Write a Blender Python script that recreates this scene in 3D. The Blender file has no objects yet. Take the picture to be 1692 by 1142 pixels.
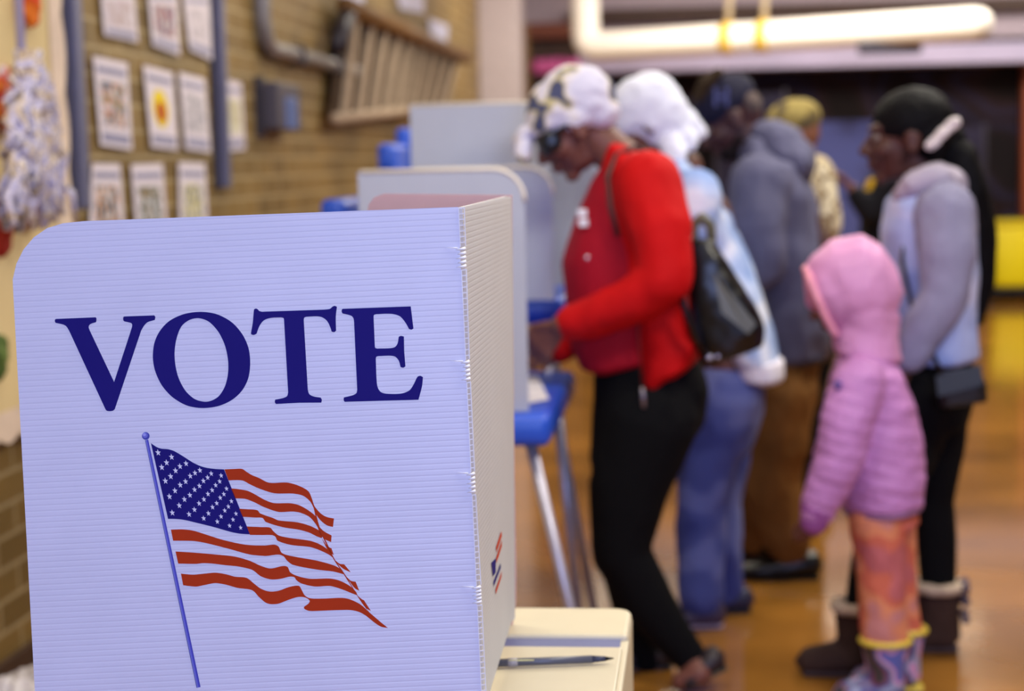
import bpy, bmesh, math, random
import numpy as np
from mathutils import Vector, Matrix, noise
from math import radians as R_, sin, cos, pi
random.seed(7)
S = bpy.context.scene
COL = S.collection

# ------------------------------------------------------------------ camera
F_, CX, CY = 2820.0, 846.0, 571.0
CAMP = Vector((0, 0, 1.4))
ROLL = R_(1.2)
dy = Vector(((1150 - CX) / F_, -(262 - CY) / F_, -1.0))
zx, zy = -sin(ROLL), cos(ROLL)
zz = (zx * dy.x + zy * dy.y)            # perpendicular to dy (dy.z = -1)
ycam = dy.normalized()
zcam = Vector((zx, zy, zz)).normalized()
xcam = ycam.cross(zcam).normalized()
M = Matrix((xcam, ycam, zcam))           # camera vector -> world vector
cam = bpy.data.cameras.new('camera')
co = bpy.data.objects.new('camera', cam)
COL.objects.link(co)
co.matrix_world = Matrix.Translation(CAMP) @ M.to_4x4()
cam.sensor_width = 36.0
cam.lens = F_ / 1692.0 * 36.0
cam.clip_start = 0.05
cam.clip_end = 100
cam.dof.use_dof = True
cam.dof.focus_distance = 2.0
cam.dof.aperture_fstop = 0.060 / 0.019
S.camera = co
S.view_settings.view_transform = 'Standard'
S.view_settings.look = 'None'
S.view_settings.gamma = 1
S.view_settings.exposure = 0.0

# ------------------------------------------------------------------ world and lights
W = bpy.data.worlds.new('world')
S.world = W
W.use_nodes = True
W.node_tree.nodes['Background'].inputs[0].default_value = (0.55, 0.5, 0.6, 1)
W.node_tree.nodes['Background'].inputs[1].default_value = 0.12


def area(name, loc, target, sx, sy, power, color):
    L = bpy.data.lights.new(name, 'AREA')
    L.shape = 'RECTANGLE'
    L.size, L.size_y, L.energy, L.color = sx, sy, power, color
    o = bpy.data.objects.new(name, L)
    o.location = loc
    o.rotation_euler = (Vector(target) - Vector(loc)).to_track_quat('-Z', 'Y').to_euler()
    COL.objects.link(o)
    return o


area('daylight_window', (0.5, -1.3, 2.0), (-0.5, 2.4, 1.1), 2.2, 1.4, 78, (0.40, 0.50, 1.0))
area('daylight_far_window', (1.2, -3.7, 1.9), (0.0, 5.0, 1.2), 4.5, 2.0, 84, (0.40, 0.54, 1.0))
for i, yy in enumerate((2.2, 5.6, 9.0, 12.6)):
    area('ceiling_lamp_aisle', (1.5, yy, 3.35), (1.5, yy, 0), 1.3, 0.5, 84, (1.0, 0.95, 0.82))
    area('ceiling_lamp_wall', (-0.7, yy + .8, 3.35), (-0.7, yy + .8, 0), 1.3, 0.5, 38, (1.0, 0.94, 0.78))
area('ceiling_lamp_back', (0.9, 13.4, 3.3), (0.6, 16.0, 2.4), 3.4, 0.5, 60, (1.0, 0.9, 0.85))


area('corner_fill_light', (3.6, 14.2, 3.3), (3.4, 16.2, .5), 1.6, 0.5, 60, (1.0, 0.95, 0.85))  # added fill light to brighten the yellow bin and the floor near it


def cray(px, py):
    return M @ Vector(((px - CX) / F_, -(py - CY) / F_, -1.0))


def P(px, py, Y):
    d = cray(px, py)
    return CAMP + d * (Y / d.y)


def PX(px, py, X):
    d = cray(px, py)
    return CAMP + d * (X / d.x)


def PD(px, py, D=2.0):
    return CAMP + cray(px, py) * D


def onz(px, py, z):
    d = cray(px, py)
    return CAMP + d * ((z - 1.4) / d.z)


def floorY(px, py, z=0.0):
    d = cray(px, py)
    return (d * ((z - 1.4) / d.z)).y


# ------------------------------------------------------------------ materials
def lin(c):
    return tuple(((v / 255) / 12.92 if v / 255 <= .04045 else ((v / 255 + .055) / 1.055) ** 2.4) for v in c) + (1,)


def mat(name, col, rough=.6, metal=0, var=.06, vscale=14, bump=0, bscale=60, spec=.5, coat=0, sheen=0):
    m = bpy.data.materials.new(name)
    m.use_nodes = True
    nt = m.node_tree
    b = nt.nodes['Principled BSDF']
    b.inputs['Roughness'].default_value = rough
    b.inputs['Metallic'].default_value = metal
    if spec == .5 and rough >= .7: spec = .2
    b.inputs['Specular IOR Level'].default_value = spec
    b.inputs['Coat Weight'].default_value = coat
    b.inputs['Sheen Weight'].default_value = sheen
    c = lin(col)
    tc = nt.nodes.new('ShaderNodeNewGeometry')
    n = nt.nodes.new('ShaderNodeTexNoise')
    n.inputs['Scale'].default_value = vscale
    n.inputs['Detail'].default_value = 3
    nt.links.new(tc.outputs['Position'], n.inputs['Vector'])
    r = nt.nodes.new('ShaderNodeValToRGB')
    r.color_ramp.elements[0].position = .3
    r.color_ramp.elements[1].position = .7
    r.color_ramp.elements[0].color = tuple(max(0, v * (1 - var)) for v in c[:3]) + (1,)
    r.color_ramp.elements[1].color = tuple(min(1, v * (1 + var)) for v in c[:3]) + (1,)
    nt.links.new(n.outputs['Fac'], r.inputs['Fac'])
    nt.links.new(r.outputs['Color'], b.inputs['Base Color'])
    if bump:
        n2 = nt.nodes.new('ShaderNodeTexNoise')
        n2.inputs['Scale'].default_value = bscale
        nt.links.new(tc.outputs['Position'], n2.inputs['Vector'])
        bp = nt.nodes.new('ShaderNodeBump')
        bp.inputs['Strength'].default_value = bump
        bp.inputs['Distance'].default_value = .01
        nt.links.new(n2.outputs['Fac'], bp.inputs['Height'])
        nt.links.new(bp.outputs['Normal'], b.inputs['Normal'])
    return m


def ribbed(name, col, direction, pitch, dist=.0006, dark=.93, rough=.42, origin=Vector((0, 0, 0))):
    """fluted plastic / quilted cloth: ribs stacked along a direction"""
    m = mat(name, col, rough, var=.02)
    nt = m.node_tree
    b = nt.nodes['Principled BSDF']
    old = b.inputs['Base Color'].links[0].from_socket
    g = nt.nodes.new('ShaderNodeNewGeometry')
    d = nt.nodes.new('ShaderNodeVectorMath')
    d.operation = 'DOT_PRODUCT'
    d.inputs[1].default_value = direction
    nt.links.new(g.outputs['Position'], d.inputs[0])
    mu = nt.nodes.new('ShaderNodeMath')
    mu.operation = 'MULTIPLY'
    mu.inputs[1].default_value = 1 / pitch
    nt.links.new(d.outputs['Value'], mu.inputs[0])
    fr = nt.nodes.new('ShaderNodeMath')
    fr.operation = 'FRACT'
    nt.links.new(mu.outputs[0], fr.inputs[0])
    ra = nt.nodes.new('ShaderNodeValToRGB')
    e = ra.color_ramp.elements
    e[0].position, e[0].color = 0, (0, 0, 0, 1)
    e[1].position, e[1].color = 1, (0, 0, 0, 1)
    x = e.new(.22)
    x.color = (1, 1, 1, 1)
    x = e.new(.78)
    x.color = (1, 1, 1, 1)
    nt.links.new(fr.outputs[0], ra.inputs['Fac'])
    bp = nt.nodes.new('ShaderNodeBump')
    bp.inputs['Strength'].default_value = 1
    bp.inputs['Distance'].default_value = dist
    nt.links.new(ra.outputs['Color'], bp.inputs['Height'])
    nt.links.new(bp.outputs['Normal'], b.inputs['Normal'])
    mx = nt.nodes.new('ShaderNodeMix')
    mx.data_type = 'RGBA'
    mx.blend_type = 'MULTIPLY'
    mx.inputs['Factor'].default_value = 1
    mr = nt.nodes.new('ShaderNodeMapRange')
    mr.inputs['To Min'].default_value = dark
    nt.links.new(ra.outputs['Color'], mr.inputs['Value'])
    nt.links.new(old, mx.inputs['A'])
    nt.links.new(mr.outputs[0], mx.inputs['B'])
    nt.links.new(mx.outputs['Result'], b.inputs['Base Color'])
    return m


def patches(name, cols, scale, rough=.8, sharp=.04):
    """several cloth colours in large noise patches"""
    m = mat(name, cols[0], rough)
    nt = m.node_tree
    b = nt.nodes['Principled BSDF']
    g = nt.nodes.new('ShaderNodeNewGeometry')
    n = nt.nodes.new('ShaderNodeTexNoise')
    n.inputs['Scale'].default_value = scale
    n.inputs['Detail'].default_value = 1
    nt.links.new(g.outputs['Position'], n.inputs['Vector'])
    r = nt.nodes.new('ShaderNodeValToRGB')
    e = r.color_ramp.elements
    k = len(cols)
    lo, hi = .36, .64
    e[0].position, e[0].color = 0, lin(cols[0])
    e[1].position, e[1].color = 1, lin(cols[-1])
    for i in range(1, k):
        q = lo + (hi - lo) * i / k
        a = e.new(q - sharp / 2)
        a.color = lin(cols[i - 1])
        a = e.new(q + sharp / 2)
        a.color = lin(cols[i])
    nt.links.new(n.outputs['Fac'], r.inputs['Fac'])
    nt.links.new(r.outputs['Color'], b.inputs['Base Color'])
    return m


def brick(name, c1, c2, mortar, axis='x', bw=.26, rh=.085, ms=.008, rough=.55):
    m = mat(name, c1, rough)
    nt = m.node_tree
    b = nt.nodes['Principled BSDF']
    g = nt.nodes.new('ShaderNodeNewGeometry')
    sp = nt.nodes.new('ShaderNodeSeparateXYZ')
    cb = nt.nodes.new('ShaderNodeCombineXYZ')
    nt.links.new(g.outputs['Position'], sp.inputs[0])
    nt.links.new(sp.outputs['Y' if axis == 'x' else 'X'], cb.inputs['X'])
    nt.links.new(sp.outputs['Z'], cb.inputs['Y'])
    t = nt.nodes.new('ShaderNodeTexBrick')
    t.inputs['Scale'].default_value = 1
    t.inputs['Brick Width'].default_value = bw
    t.inputs['Row Height'].default_value = rh
    t.inputs['Mortar Size'].default_value = ms
    t.inputs['Mortar Smooth'].default_value = .1
    t.inputs['Color1'].default_value = lin(c1)
    t.inputs['Color2'].default_value = lin(c2)
    t.inputs['Mortar'].default_value = lin(mortar)
    nt.links.new(cb.outputs[0], t.inputs['Vector'])
    n = nt.nodes.new('ShaderNodeTexNoise')
    n.inputs['Scale'].default_value = 1.6
    n.inputs['Detail'].default_value = 5
    nt.links.new(g.outputs['Position'], n.inputs['Vector'])
    mr = nt.nodes.new('ShaderNodeMapRange')
    mr.inputs['From Min'].default_value = .3
    mr.inputs['From Max'].default_value = .7
    mr.inputs['To Min'].default_value = .72
    mr.inputs['To Max'].default_value = 1.2
    nt.links.new(n.outputs['Fac'], mr.inputs['Value'])
    mx = nt.nodes.new('ShaderNodeMix')
    mx.data_type = 'RGBA'
    mx.blend_type = 'MULTIPLY'
    mx.inputs['Factor'].default_value = 1
    nt.links.new(t.outputs['Color'], mx.inputs['A'])
    nt.links.new(mr.outputs[0], mx.inputs['B'])
    nt.links.new(mx.outputs['Result'], b.inputs['Base Color'])
    bp = nt.nodes.new('ShaderNodeBump')
    bp.inputs['Distance'].default_value = .006
    bp.invert = True
    nt.links.new(t.outputs['Fac'], bp.inputs['Height'])
    nt.links.new(bp.outputs['Normal'], b.inputs['Normal'])
    return m


def translucent(m, fac, col):
    nt = m.node_tree
    out = nt.nodes['Material Output']
    b = nt.nodes['Principled BSDF']
    t = nt.nodes.new('ShaderNodeBsdfTranslucent')
    t.inputs['Color'].default_value = lin(col)
    mx = nt.nodes.new('ShaderNodeMixShader')
    mx.inputs[0].default_value = fac
    nt.links.new(b.outputs[0], mx.inputs[1])
    nt.links.new(t.outputs[0], mx.inputs[2])
    nt.links.new(mx.outputs[0], out.inputs['Surface'])
    return m


# ------------------------------------------------------------------ object helpers
def tag(o, label=None, cat=None, group=None, kind=None):
    if label: o['label'] = label
    if cat: o['category'] = cat
    if group: o['group'] = group
    if kind: o['kind'] = kind
    return o


def wloc(o):
    v = Vector(o.location)
    while o.parent:
        o = o.parent
        v = v + Vector(o.location)
    return v


def empty(name, loc, label, cat, group=None):
    o = bpy.data.objects.new(name, None)
    o.empty_display_size = .1
    o.location = loc
    COL.objects.link(o)
    return tag(o, label, cat, group)


def link_mesh(name, me, m, parent=None, smooth=True):
    """mesh has world coordinates; origin moves to the middle of its base"""
    n = len(me.vertices)
    a = np.empty(n * 3)
    me.vertices.foreach_get('co', a)
    a = a.reshape(-1, 3)
    lo, hi = a.min(0), a.max(0)
    org = Vector(((lo[0] + hi[0]) / 2, (lo[1] + hi[1]) / 2, lo[2]))
    me.transform(Matrix.Translation(-org))
    if smooth:
        me.polygons.foreach_set('use_smooth', [True] * len(me.polygons))
    me.materials.clear()
    me.materials.append(m)
    o = bpy.data.objects.new(name, me)
    COL.objects.link(o)
    if parent:
        o.parent = parent
        o.location = org - wloc(parent)
    else:
        o.location = org
    return o


def from_bm(name, bm, m, parent=None, smooth=False):
    bmesh.ops.recalc_face_normals(bm, faces=bm.faces[:])
    me = bpy.data.meshes.new(name)
    bm.to_mesh(me)
    bm.free()
    return link_mesh(name, me, m, parent, smooth)


def add_box(bm, lo, hi, bevel=0, mtx=None, seg=2):
    lo, hi = Vector(lo), Vector(hi)
    r = bmesh.ops.create_cube(bm, size=1)
    vs = r['verts']
    for v in vs:
        v.co = Vector((lo[i] + (v.co[i] + .5) * (hi[i] - lo[i]) for i in range(3)))
    if bevel:
        es = list({e for v in vs for e in v.link_edges})
        rr = bmesh.ops.bevel(bm, geom=es, offset=bevel, segments=seg, profile=.5, affect='EDGES')
        vs = list({v for f in rr['faces'] for v in f.verts} | {v for v in vs if v.is_valid})
    if mtx:
        for v in vs: v.co = mtx @ v.co
    return vs


def box(name, lo, hi, m, parent=None, bevel=0, mtx=None, smooth=False):
    bm = bmesh.new()
    add_box(bm, lo, hi, bevel, mtx)
    return from_bm(name, bm, m, parent, smooth)


def add_tube(bm, pts, rad, n=12, cap=True):
    pts = [Vector(p) for p in pts]
    if not hasattr(rad, '__len__'): rad = [rad] * len(pts)
    rings = []
    up = Vector((.13, .21, 1)).normalized()
    for i, p in enumerate(pts):
        a = pts[max(0, i - 1)]
        b = pts[min(len(pts) - 1, i + 1)]
        t = (b - a).normalized()
        u = t.cross(up)
        if u.length < .1: u = t.cross(Vector((1, 0, 0)))
        u.normalize()
        v = t.cross(u)
        rings.append([bm.verts.new(p + (u * cos(2 * pi * k / n) + v * sin(2 * pi * k / n)) * rad[i]) for k in range(n)])
    for a, b in zip(rings, rings[1:]):
        for k in range(n):
            bm.faces.new((a[k], a[(k + 1) % n], b[(k + 1) % n], b[k]))
    if cap:
        bm.faces.new(rings[0][::-1])
        bm.faces.new(rings[-1])


def tube(name, pts, rad, m, parent=None, n=12):
    bm = bmesh.new()
    add_tube(bm, pts, rad, n)
    return from_bm(name, bm, m, parent, True)


def quadslab(name, corners, thick, m, parent=None, nrm=None):
    """flat sheet from 3D corner points, given thickness towards nrm"""
    c = [Vector(p) for p in corners]
    if nrm is None:
        nrm = (c[1] - c[0]).cross(c[2] - c[0]).normalized()
    nrm = Vector(nrm) * thick
    bm = bmesh.new()
    a = [bm.verts.new(p) for p in c]
    b = [bm.verts.new(p + nrm) for p in c]
    bm.faces.new(a)
    bm.faces.new(b[::-1])
    k = len(c)
    for i in range(k):
        bm.faces.new((a[i], b[i], b[(i + 1) % k], a[(i + 1) % k]))
    return from_bm(name, bm, m, parent)


def crom(pts, closed=True, n=6):
    """pts: (x,y) smooth, (x,y,1) corner -> dense outline"""
    k = len(pts)
    out = []
    for i in range(k if closed else k - 1):
        p1, p2 = pts[i], pts[(i + 1) % k]
        c1, c2 = len(p1) > 2, len(p2) > 2
        a = Vector(p1[:2])
        b = Vector(p2[:2])
        if c1 and c2:
            out.append(a)
            continue
        p0 = Vector(pts[(i - 1) % k][:2]) if not c1 else a
        p3 = Vector(pts[(i + 2) % k][:2]) if not c2 else b
        L = (b - a).length
        m1 = (b - p0)
        m2 = (p3 - a)
        m1 = m1.normalized() * L * (.9 if not c1 else .6) if m1.length > 0 else m1
        m2 = m2.normalized() * L * (.9 if not c2 else .6) if m2.length > 0 else m2
        for j in range(n):
            t = j / n
            h1 = 2 * t ** 3 - 3 * t ** 2 + 1
            h2 = t ** 3 - 2 * t ** 2 + t
            h3 = -2 * t ** 3 + 3 * t ** 2
            h4 = t ** 3 - t ** 2
            out.append(a * h1 + m1 * h2 + b * h3 + m2 * h4)
    if not closed:
        out.append(Vector(pts[-1][:2]))
    return out


def print_shape(name, loops, m, parent, to3, nrm, thick=.0004):
    """filled flat print: loops of 2D points (first outer, others holes) laid on a surface"""
    from mathutils.geometry import tessellate_polygon
    ls = [[Vector((p[0], p[1], 0)) for p in l] for l in loops]
    tris = tessellate_polygon(ls)
    flat = [p for l in ls for p in l]
    bm = bmesh.new()
    off = Vector(nrm) * thick
    vs = [bm.verts.new(to3(p.x, p.y) + off) for p in flat]
    for t in tris:
        try: bm.faces.new([vs[i] for i in t])
        except ValueError: pass
    for f in bm.faces:
        f.normal_update()
        if f.normal.dot(Vector(nrm)) < 0: f.normal_flip()
    me = bpy.data.meshes.new(name)
    bm.to_mesh(me)
    bm.free()
    return link_mesh(name, me, m, parent, False)


class Blob:
    """overlapping closed shapes fused into one continuous smooth skin"""
    def __init__(s):
        s.bm = bmesh.new()

    def sph(s, c, r, ax=None, sub=3):
        if not hasattr(r, '__len__'): r = (r, r, r)
        ax = ax or (Vector((1, 0, 0)), Vector((0, 1, 0)), Vector((0, 0, 1)))
        g = bmesh.ops.create_icosphere(s.bm, subdivisions=sub, radius=1)
        c = Vector(c)
        for v in g['verts']:
            q = v.co.copy()
            v.co = c + ax[0] * q.x * r[0] + ax[1] * q.y * r[1] + ax[2] * q.z * r[2]

    def cap(s, a, b, ra, rb=None):
        rb = ra if rb is None else rb
        s.chain([a, b], [ra, rb])

    def chain(s, pts, rad):
        for p, r in zip(pts, rad): s.sph(p, r, sub=2)
        for i in range(len(pts) - 1):
            if (Vector(pts[i]) - Vector(pts[i + 1])).length > 1e-4:
                add_tube(s.bm, [pts[i], pts[i + 1]], [rad[i], rad[i + 1]], 20)

    def loft(s, rings, n=28, dome=.5, power=2.0):
        """rings: (centre, half axis u, half axis v)"""
        rr = []
        for c, u, v in rings:
            ring = []
            for k in range(n):
                a = 2 * pi * k / n
                x, y = cos(a), sin(a)
                x = math.copysign(abs(x) ** (2 / power), x)
                y = math.copysign(abs(y) ** (2 / power), y)
                ring.append(s.bm.verts.new(Vector(c) + u * x + v * y))
            rr.append(ring)
        for a, b in zip(rr, rr[1:]):
            for k in range(n):
                s.bm.faces.new((a[k], a[(k + 1) % n], b[(k + 1) % n], b[k]))
        for ring, e, nb in ((rr[0], 0, 1), (rr[-1], -1, -2)):
            c, u, v = rings[e]
            d = (Vector(c) - Vector(rings[nb][0])).normalized()
            t = s.bm.verts.new(Vector(c) + d * min(u.length, v.length) * dome)
            for k in range(n):
                s.bm.faces.new((ring[k], ring[(k + 1) % n], t))

    def build(s, name, m, parent=None, voxel=.008, smooth=3, folds=0, fscale=.06, stretch=(1, 1, 1), fine=0):
        bmesh.ops.recalc_face_normals(s.bm, faces=s.bm.faces[:])
        me = bpy.data.meshes.new(name + '_raw')
        s.bm.to_mesh(me)
        s.bm.free()
        o = bpy.data.objects.new('tmp', me)
        COL.objects.link(o)
        rm = o.modifiers.new('r', 'REMESH')
        rm.mode = 'VOXEL'
        rm.voxel_size = voxel
        sm = o.modifiers.new('s', 'SMOOTH')
        sm.factor = .5
        sm.iterations = smooth
        dg = bpy.context.evaluated_depsgraph_get()
        out = bpy.data.meshes.new_from_object(o.evaluated_get(dg))
        bpy.data.objects.remove(o)
        bpy.data.meshes.remove(me)
        out.name = name
        if folds:
            for v in out.vertices:
                q = Vector((v.co.x * stretch[0], v.co.y * stretch[1], v.co.z * stretch[2])) / fscale
                k = noise.noise(q) + .45 * noise.noise(q * 2.3)
                v.co += v.normal * folds * k
        return link_mesh(name, out, m, parent, True)


# ------------------------------------------------------------------ room
WX = -1.86
m_floor = mat('polished_floor', (154, 104, 42), .12, var=.38, vscale=1.6, coat=.25, spec=.5)
m_floor.node_tree.nodes['Principled BSDF'].inputs['Coat Roughness'].default_value = .08
m_wall = brick('tan_brick', (136, 108, 54), (112, 88, 42), (166, 146, 106), ms=.007)
m_dark = patches('dark_mottled_wall', [(24, 16, 16), (44, 28, 30), (42, 38, 62), (30, 20, 24), (22, 16, 20)], 1.1, .8, .12)
m_pale = mat('pale_paint', (196, 180, 188), .7)
m_side = mat('side_paint', (128, 124, 120), .7)
m_ceil = mat('ceiling_paint', (220, 212, 205), .8)


def structure(name, lo, hi, m, bevel=0):
    return tag(box(name, lo, hi, m, None, bevel), kind='structure')


structure('floor', (WX - .2, -4, -.1), (5.2, 17.6, 0), m_floor)
structure('ceiling', (WX - .2, -4, 3.5), (5.2, 17.6, 3.6), m_ceil)
structure('wall_left', (WX - .15, -4, 0), (WX, 17.6, 3.5), m_wall)
structure('wall_right', (5.0, -4, 0), (5.2, 17.6, 3.5), m_side)
structure('wall_front', (WX, -4, 0), (5.0, -3.9, 3.5), m_side)
structure('wall_back', (WX, 17.3, 0), (5.0, 17.5, 2.5), m_dark)
structure('wall_upper', (WX, 17.0, 2.5), (5.0, 17.5, 3.5), m_pale)
m_beam = mat('ledge_paint', (196, 186, 218), .5, var=.15, vscale=1.2)
structure('trim_1', (-1.5, 16.6, 2.24), (5.0, 17.0, 2.43), m_beam, .01)
m_brown = mat('dark_brown_wood', (66, 42, 28), .6, var=.2)
structure('trim_2', (-1.2, 16.8, 2.72), (5.0, 17.0, 2.86), m_brown, .01)
structure('trim_3', (-1.86, 14.8, 0), (-1.50, 15.2, 3.5), mat('pillar_paint', (186, 174, 176), .6), .01)
structure('baseboard_left', (WX, -3.9, 0), (WX + .02, 14.8, .1), m_brown)

# ------------------------------------------------------------------ near voting booth
u0 = (PD(757, 342) - PD(795, 1142)).normalized()       # panel up
pn = (CAMP - PD(420, 760))
pn = (M @ Vector((0, 0, 1))).normalized()               # panel normal, towards camera
m_vote = ribbed('white_fluted_plastic', (232, 230, 238), u0, .00665, .00018, .985, .45)
m_beige = translucent(ribbed('ivory_fluted_plastic', (226, 228, 230), (0, 0, 1), .00665, .0003, .965, .5), .4, (236, 234, 240))
m_edge = mat('flute_edge_plastic', (252, 248, 242), .5)
m_navy = mat('navy_ink', (36, 28, 114), .7, var=.03, spec=.1)
m_red = mat('orange_red_ink', (196, 62, 22), .7, spec=.1, var=.08, vscale=6)
m_star = mat('white_ink', (235, 232, 240), .5, var=0)
m_cream = mat('cream_plastic', (204, 194, 166), .45, var=.03)

booth = empty('voting_booth', P(520, 900, 2.3) * 1, 'cream tabletop voting booth in the foreground with a white screen reading VOTE', 'voting booth')
booth.location = Vector((-.5, 2.3, 0))


def thick_outline(name, pts3, nrm, th, m, parent):
    return quadslab(name, pts3, th, m, parent, nrm)


TL = [(22, 500), (20, 470, 0)]
out = [(757, 342, 1), (796, 1165, 1), (58, 1165, 1), (22, 485, 1)]
# rounded upper-left corner
arc = [(22, 485), (21, 462), (27, 436), (39, 412), (56, 392), (78, 377), (104, 369), (138, 365.5)]
outline = [(757, 342), (796, 1170), (59, 1170)] + arc
vote = quadslab('privacy_wing', [PD(*p) for p in outline], .0046, m_vote, booth, -pn)
vote['label'] = 'white fluted wing printed with VOTE and a flag'


def c1(L): return [((x / 4.4526 + 60), (y / 4.4526 + 470)) + tuple(r) for x, y, *r in L]
def c2(L): return [((x / 4.4526 + 380), (y / 4.4526 + 470)) + tuple(r) for x, y, *r in L]
def c3(L): return [((x / 5.192 + 220), (y / 5.192 + 700)) + tuple(r) for x, y, *r in L]
def c4(L): return [((x / 3.568 + 400), (y / 3.568 + 740)) + tuple(r) for x, y, *r in L]
def c5(L): return [((x / 4.05 + 220), (y / 4.05 + 860)) + tuple(r) for x, y, *r in L]


V_ = c1([(150, 254, 1), (437, 242, 1), (443, 250), (441, 275), (437, 279, 1), (397, 293), (386, 312), (394, 340, 1), (573, 718, 1),
         (698, 335, 1), (706, 300), (698, 285), (650, 273, 1), (641, 265), (641, 240), (650, 236, 1), (868, 228, 1), (876, 240), (872, 262, 1),
         (820, 278), (795, 302), (772, 340, 1), (578, 918, 1), (565, 929), (540, 933), (518, 929), (508, 916, 1), (244, 345, 1), (222, 310),
         (200, 296), (142, 283, 1), (137, 270), (140, 257)])
O1 = c1([(1210, 202), (1330, 220), (1440, 280), (1518, 370), (1562, 470), (1574, 580), (1560, 690), (1515, 780), (1440, 850), (1340, 895),
         (1220, 910), (1105, 890), (1000, 828), (922, 740), (874, 635), (858, 540), (868, 435), (908, 345), (978, 270), (1085, 219)])
O2 = c1([(1195, 249), (1270, 275), (1340, 350), (1388, 450), (1411, 560), (1410, 660), (1388, 750), (1345, 820), (1290, 855), (1235, 863),
         (1165, 843), (1100, 785), (1050, 695), (1025, 600), (1018, 500), (1032, 400), (1068, 310), (1125, 263)])
T_ = c2([(178, 183, 1), (192, 178), (205, 184), (215, 195), (235, 201, 1), (690, 186, 1), (735, 180), (755, 164), (770, 158), (787, 165, 1),
         (779, 240), (781, 340, 1), (768, 351), (748, 347, 1), (738, 315), (715, 270), (680, 243), (640, 235), (565, 238, 1), (548, 244), (543, 262, 1),
         (573, 775, 1), (583, 806), (610, 823), (668, 833, 1), (676, 850), (672, 870, 1), (510, 871, 1), (338, 880, 1), (330, 865), (333, 848, 1),
         (395, 835), (420, 822), (428, 795, 1), (398, 262, 1), (394, 248), (375, 243, 1), (300, 247), (250, 265), (218, 305), (196, 363, 1),
         (176, 372), (157, 367), (155, 357, 1), (168, 280), (175, 200, 1)])
E_ = c2([(830, 180, 1), (1330, 162, 1), (1350, 325, 1), (1335, 333), (1317, 328, 1), (1290, 280), (1250, 235), (1190, 217), (1080, 219, 1), (1060, 225),
         (1057, 242, 1), (1066, 455, 1), (1070, 468), (1085, 472, 1), (1180, 469), (1215, 460), (1233, 435), (1242, 385, 1), (1258, 379), (1280, 384, 1),
         (1282, 490, 1), (1291, 603, 1), (1275, 613), (1255, 608, 1), (1242, 562), (1217, 533), (1180, 525), (1092, 528, 1), (1077, 533), (1073, 548, 1),
         (1080, 715), (1090, 765), (1115, 795), (1165, 805), (1260, 803), (1320, 780), (1352, 735), (1380, 680), (1402, 673), (1420, 683, 1),
         (1413, 750), (1387, 849, 1), (845, 864, 1), (837, 853), (838, 832, 1), (905, 815), (930, 800), (936, 775, 1), (913, 275, 1), (908, 248),
         (890, 230), (828, 214, 1), (822, 200), (824, 185)])
for nm, loops in (('V', [V_]), ('O', [O1, O2]), ('T', [T_]), ('E', [E_])):
    lo = print_shape('printed_letter', [crom(l, n=8) for l in loops], m_navy, vote, PD, pn)
    lo['label'] = 'navy printed letter ' + nm

canton = c3([(153, 168, 1), (200, 200), (240, 215), (300, 220), (350, 235), (420, 275), (520, 338), (600, 372), (690, 388), (780, 393, 1), (1003, 950, 1),
             (920, 945), (840, 930), (700, 890), (560, 855), (430, 825), (350, 818), (300, 818, 1)])
print_shape('flag_canton', [crom(canton)], m_navy, vote, PD, pn)['label'] = 'navy corner of the printed flag'
stars = [(215, 249), (331, 287), (288, 335), (247, 375), (455, 343), (403, 367), (365, 404), (323, 453), (278, 492), (574, 401), (532, 424), (491, 450),
         (451, 497), (405, 527), (360, 576), (313, 626), (671, 429), (640, 463), (604, 492), (570, 535), (528, 567), (488, 614), (441, 650), (397, 703),
         (337, 765), (756, 446), (743, 496), (709, 529), (679, 571), (643, 604), (608, 650), (567, 685), (527, 738), (481, 778), (802, 558), (779, 605),
         (748, 636), (718, 683), (682, 717), (647, 770), (606, 813), (844, 666), (818, 712), (787, 746), (755, 797), (723, 841), (883, 773), (858, 824),
         (828, 876), (923, 893)]
for sx, sy in stars:
    rr = 27 - 8 * (sx - 200) / 750
    pts = []
    for k in range(10):
        a = -pi / 2 - .18 + k * pi / 5
        q = rr * (1 if k % 2 == 0 else .42)
        pts.append((sx + q * cos(a) * .95, sy + q * sin(a) * 1.12 + .25 * q * cos(a)))
    print_shape('printed_star', [[Vector(p) for p in c3(pts)]], m_star, vote, PD, pn, .0008)
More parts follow.
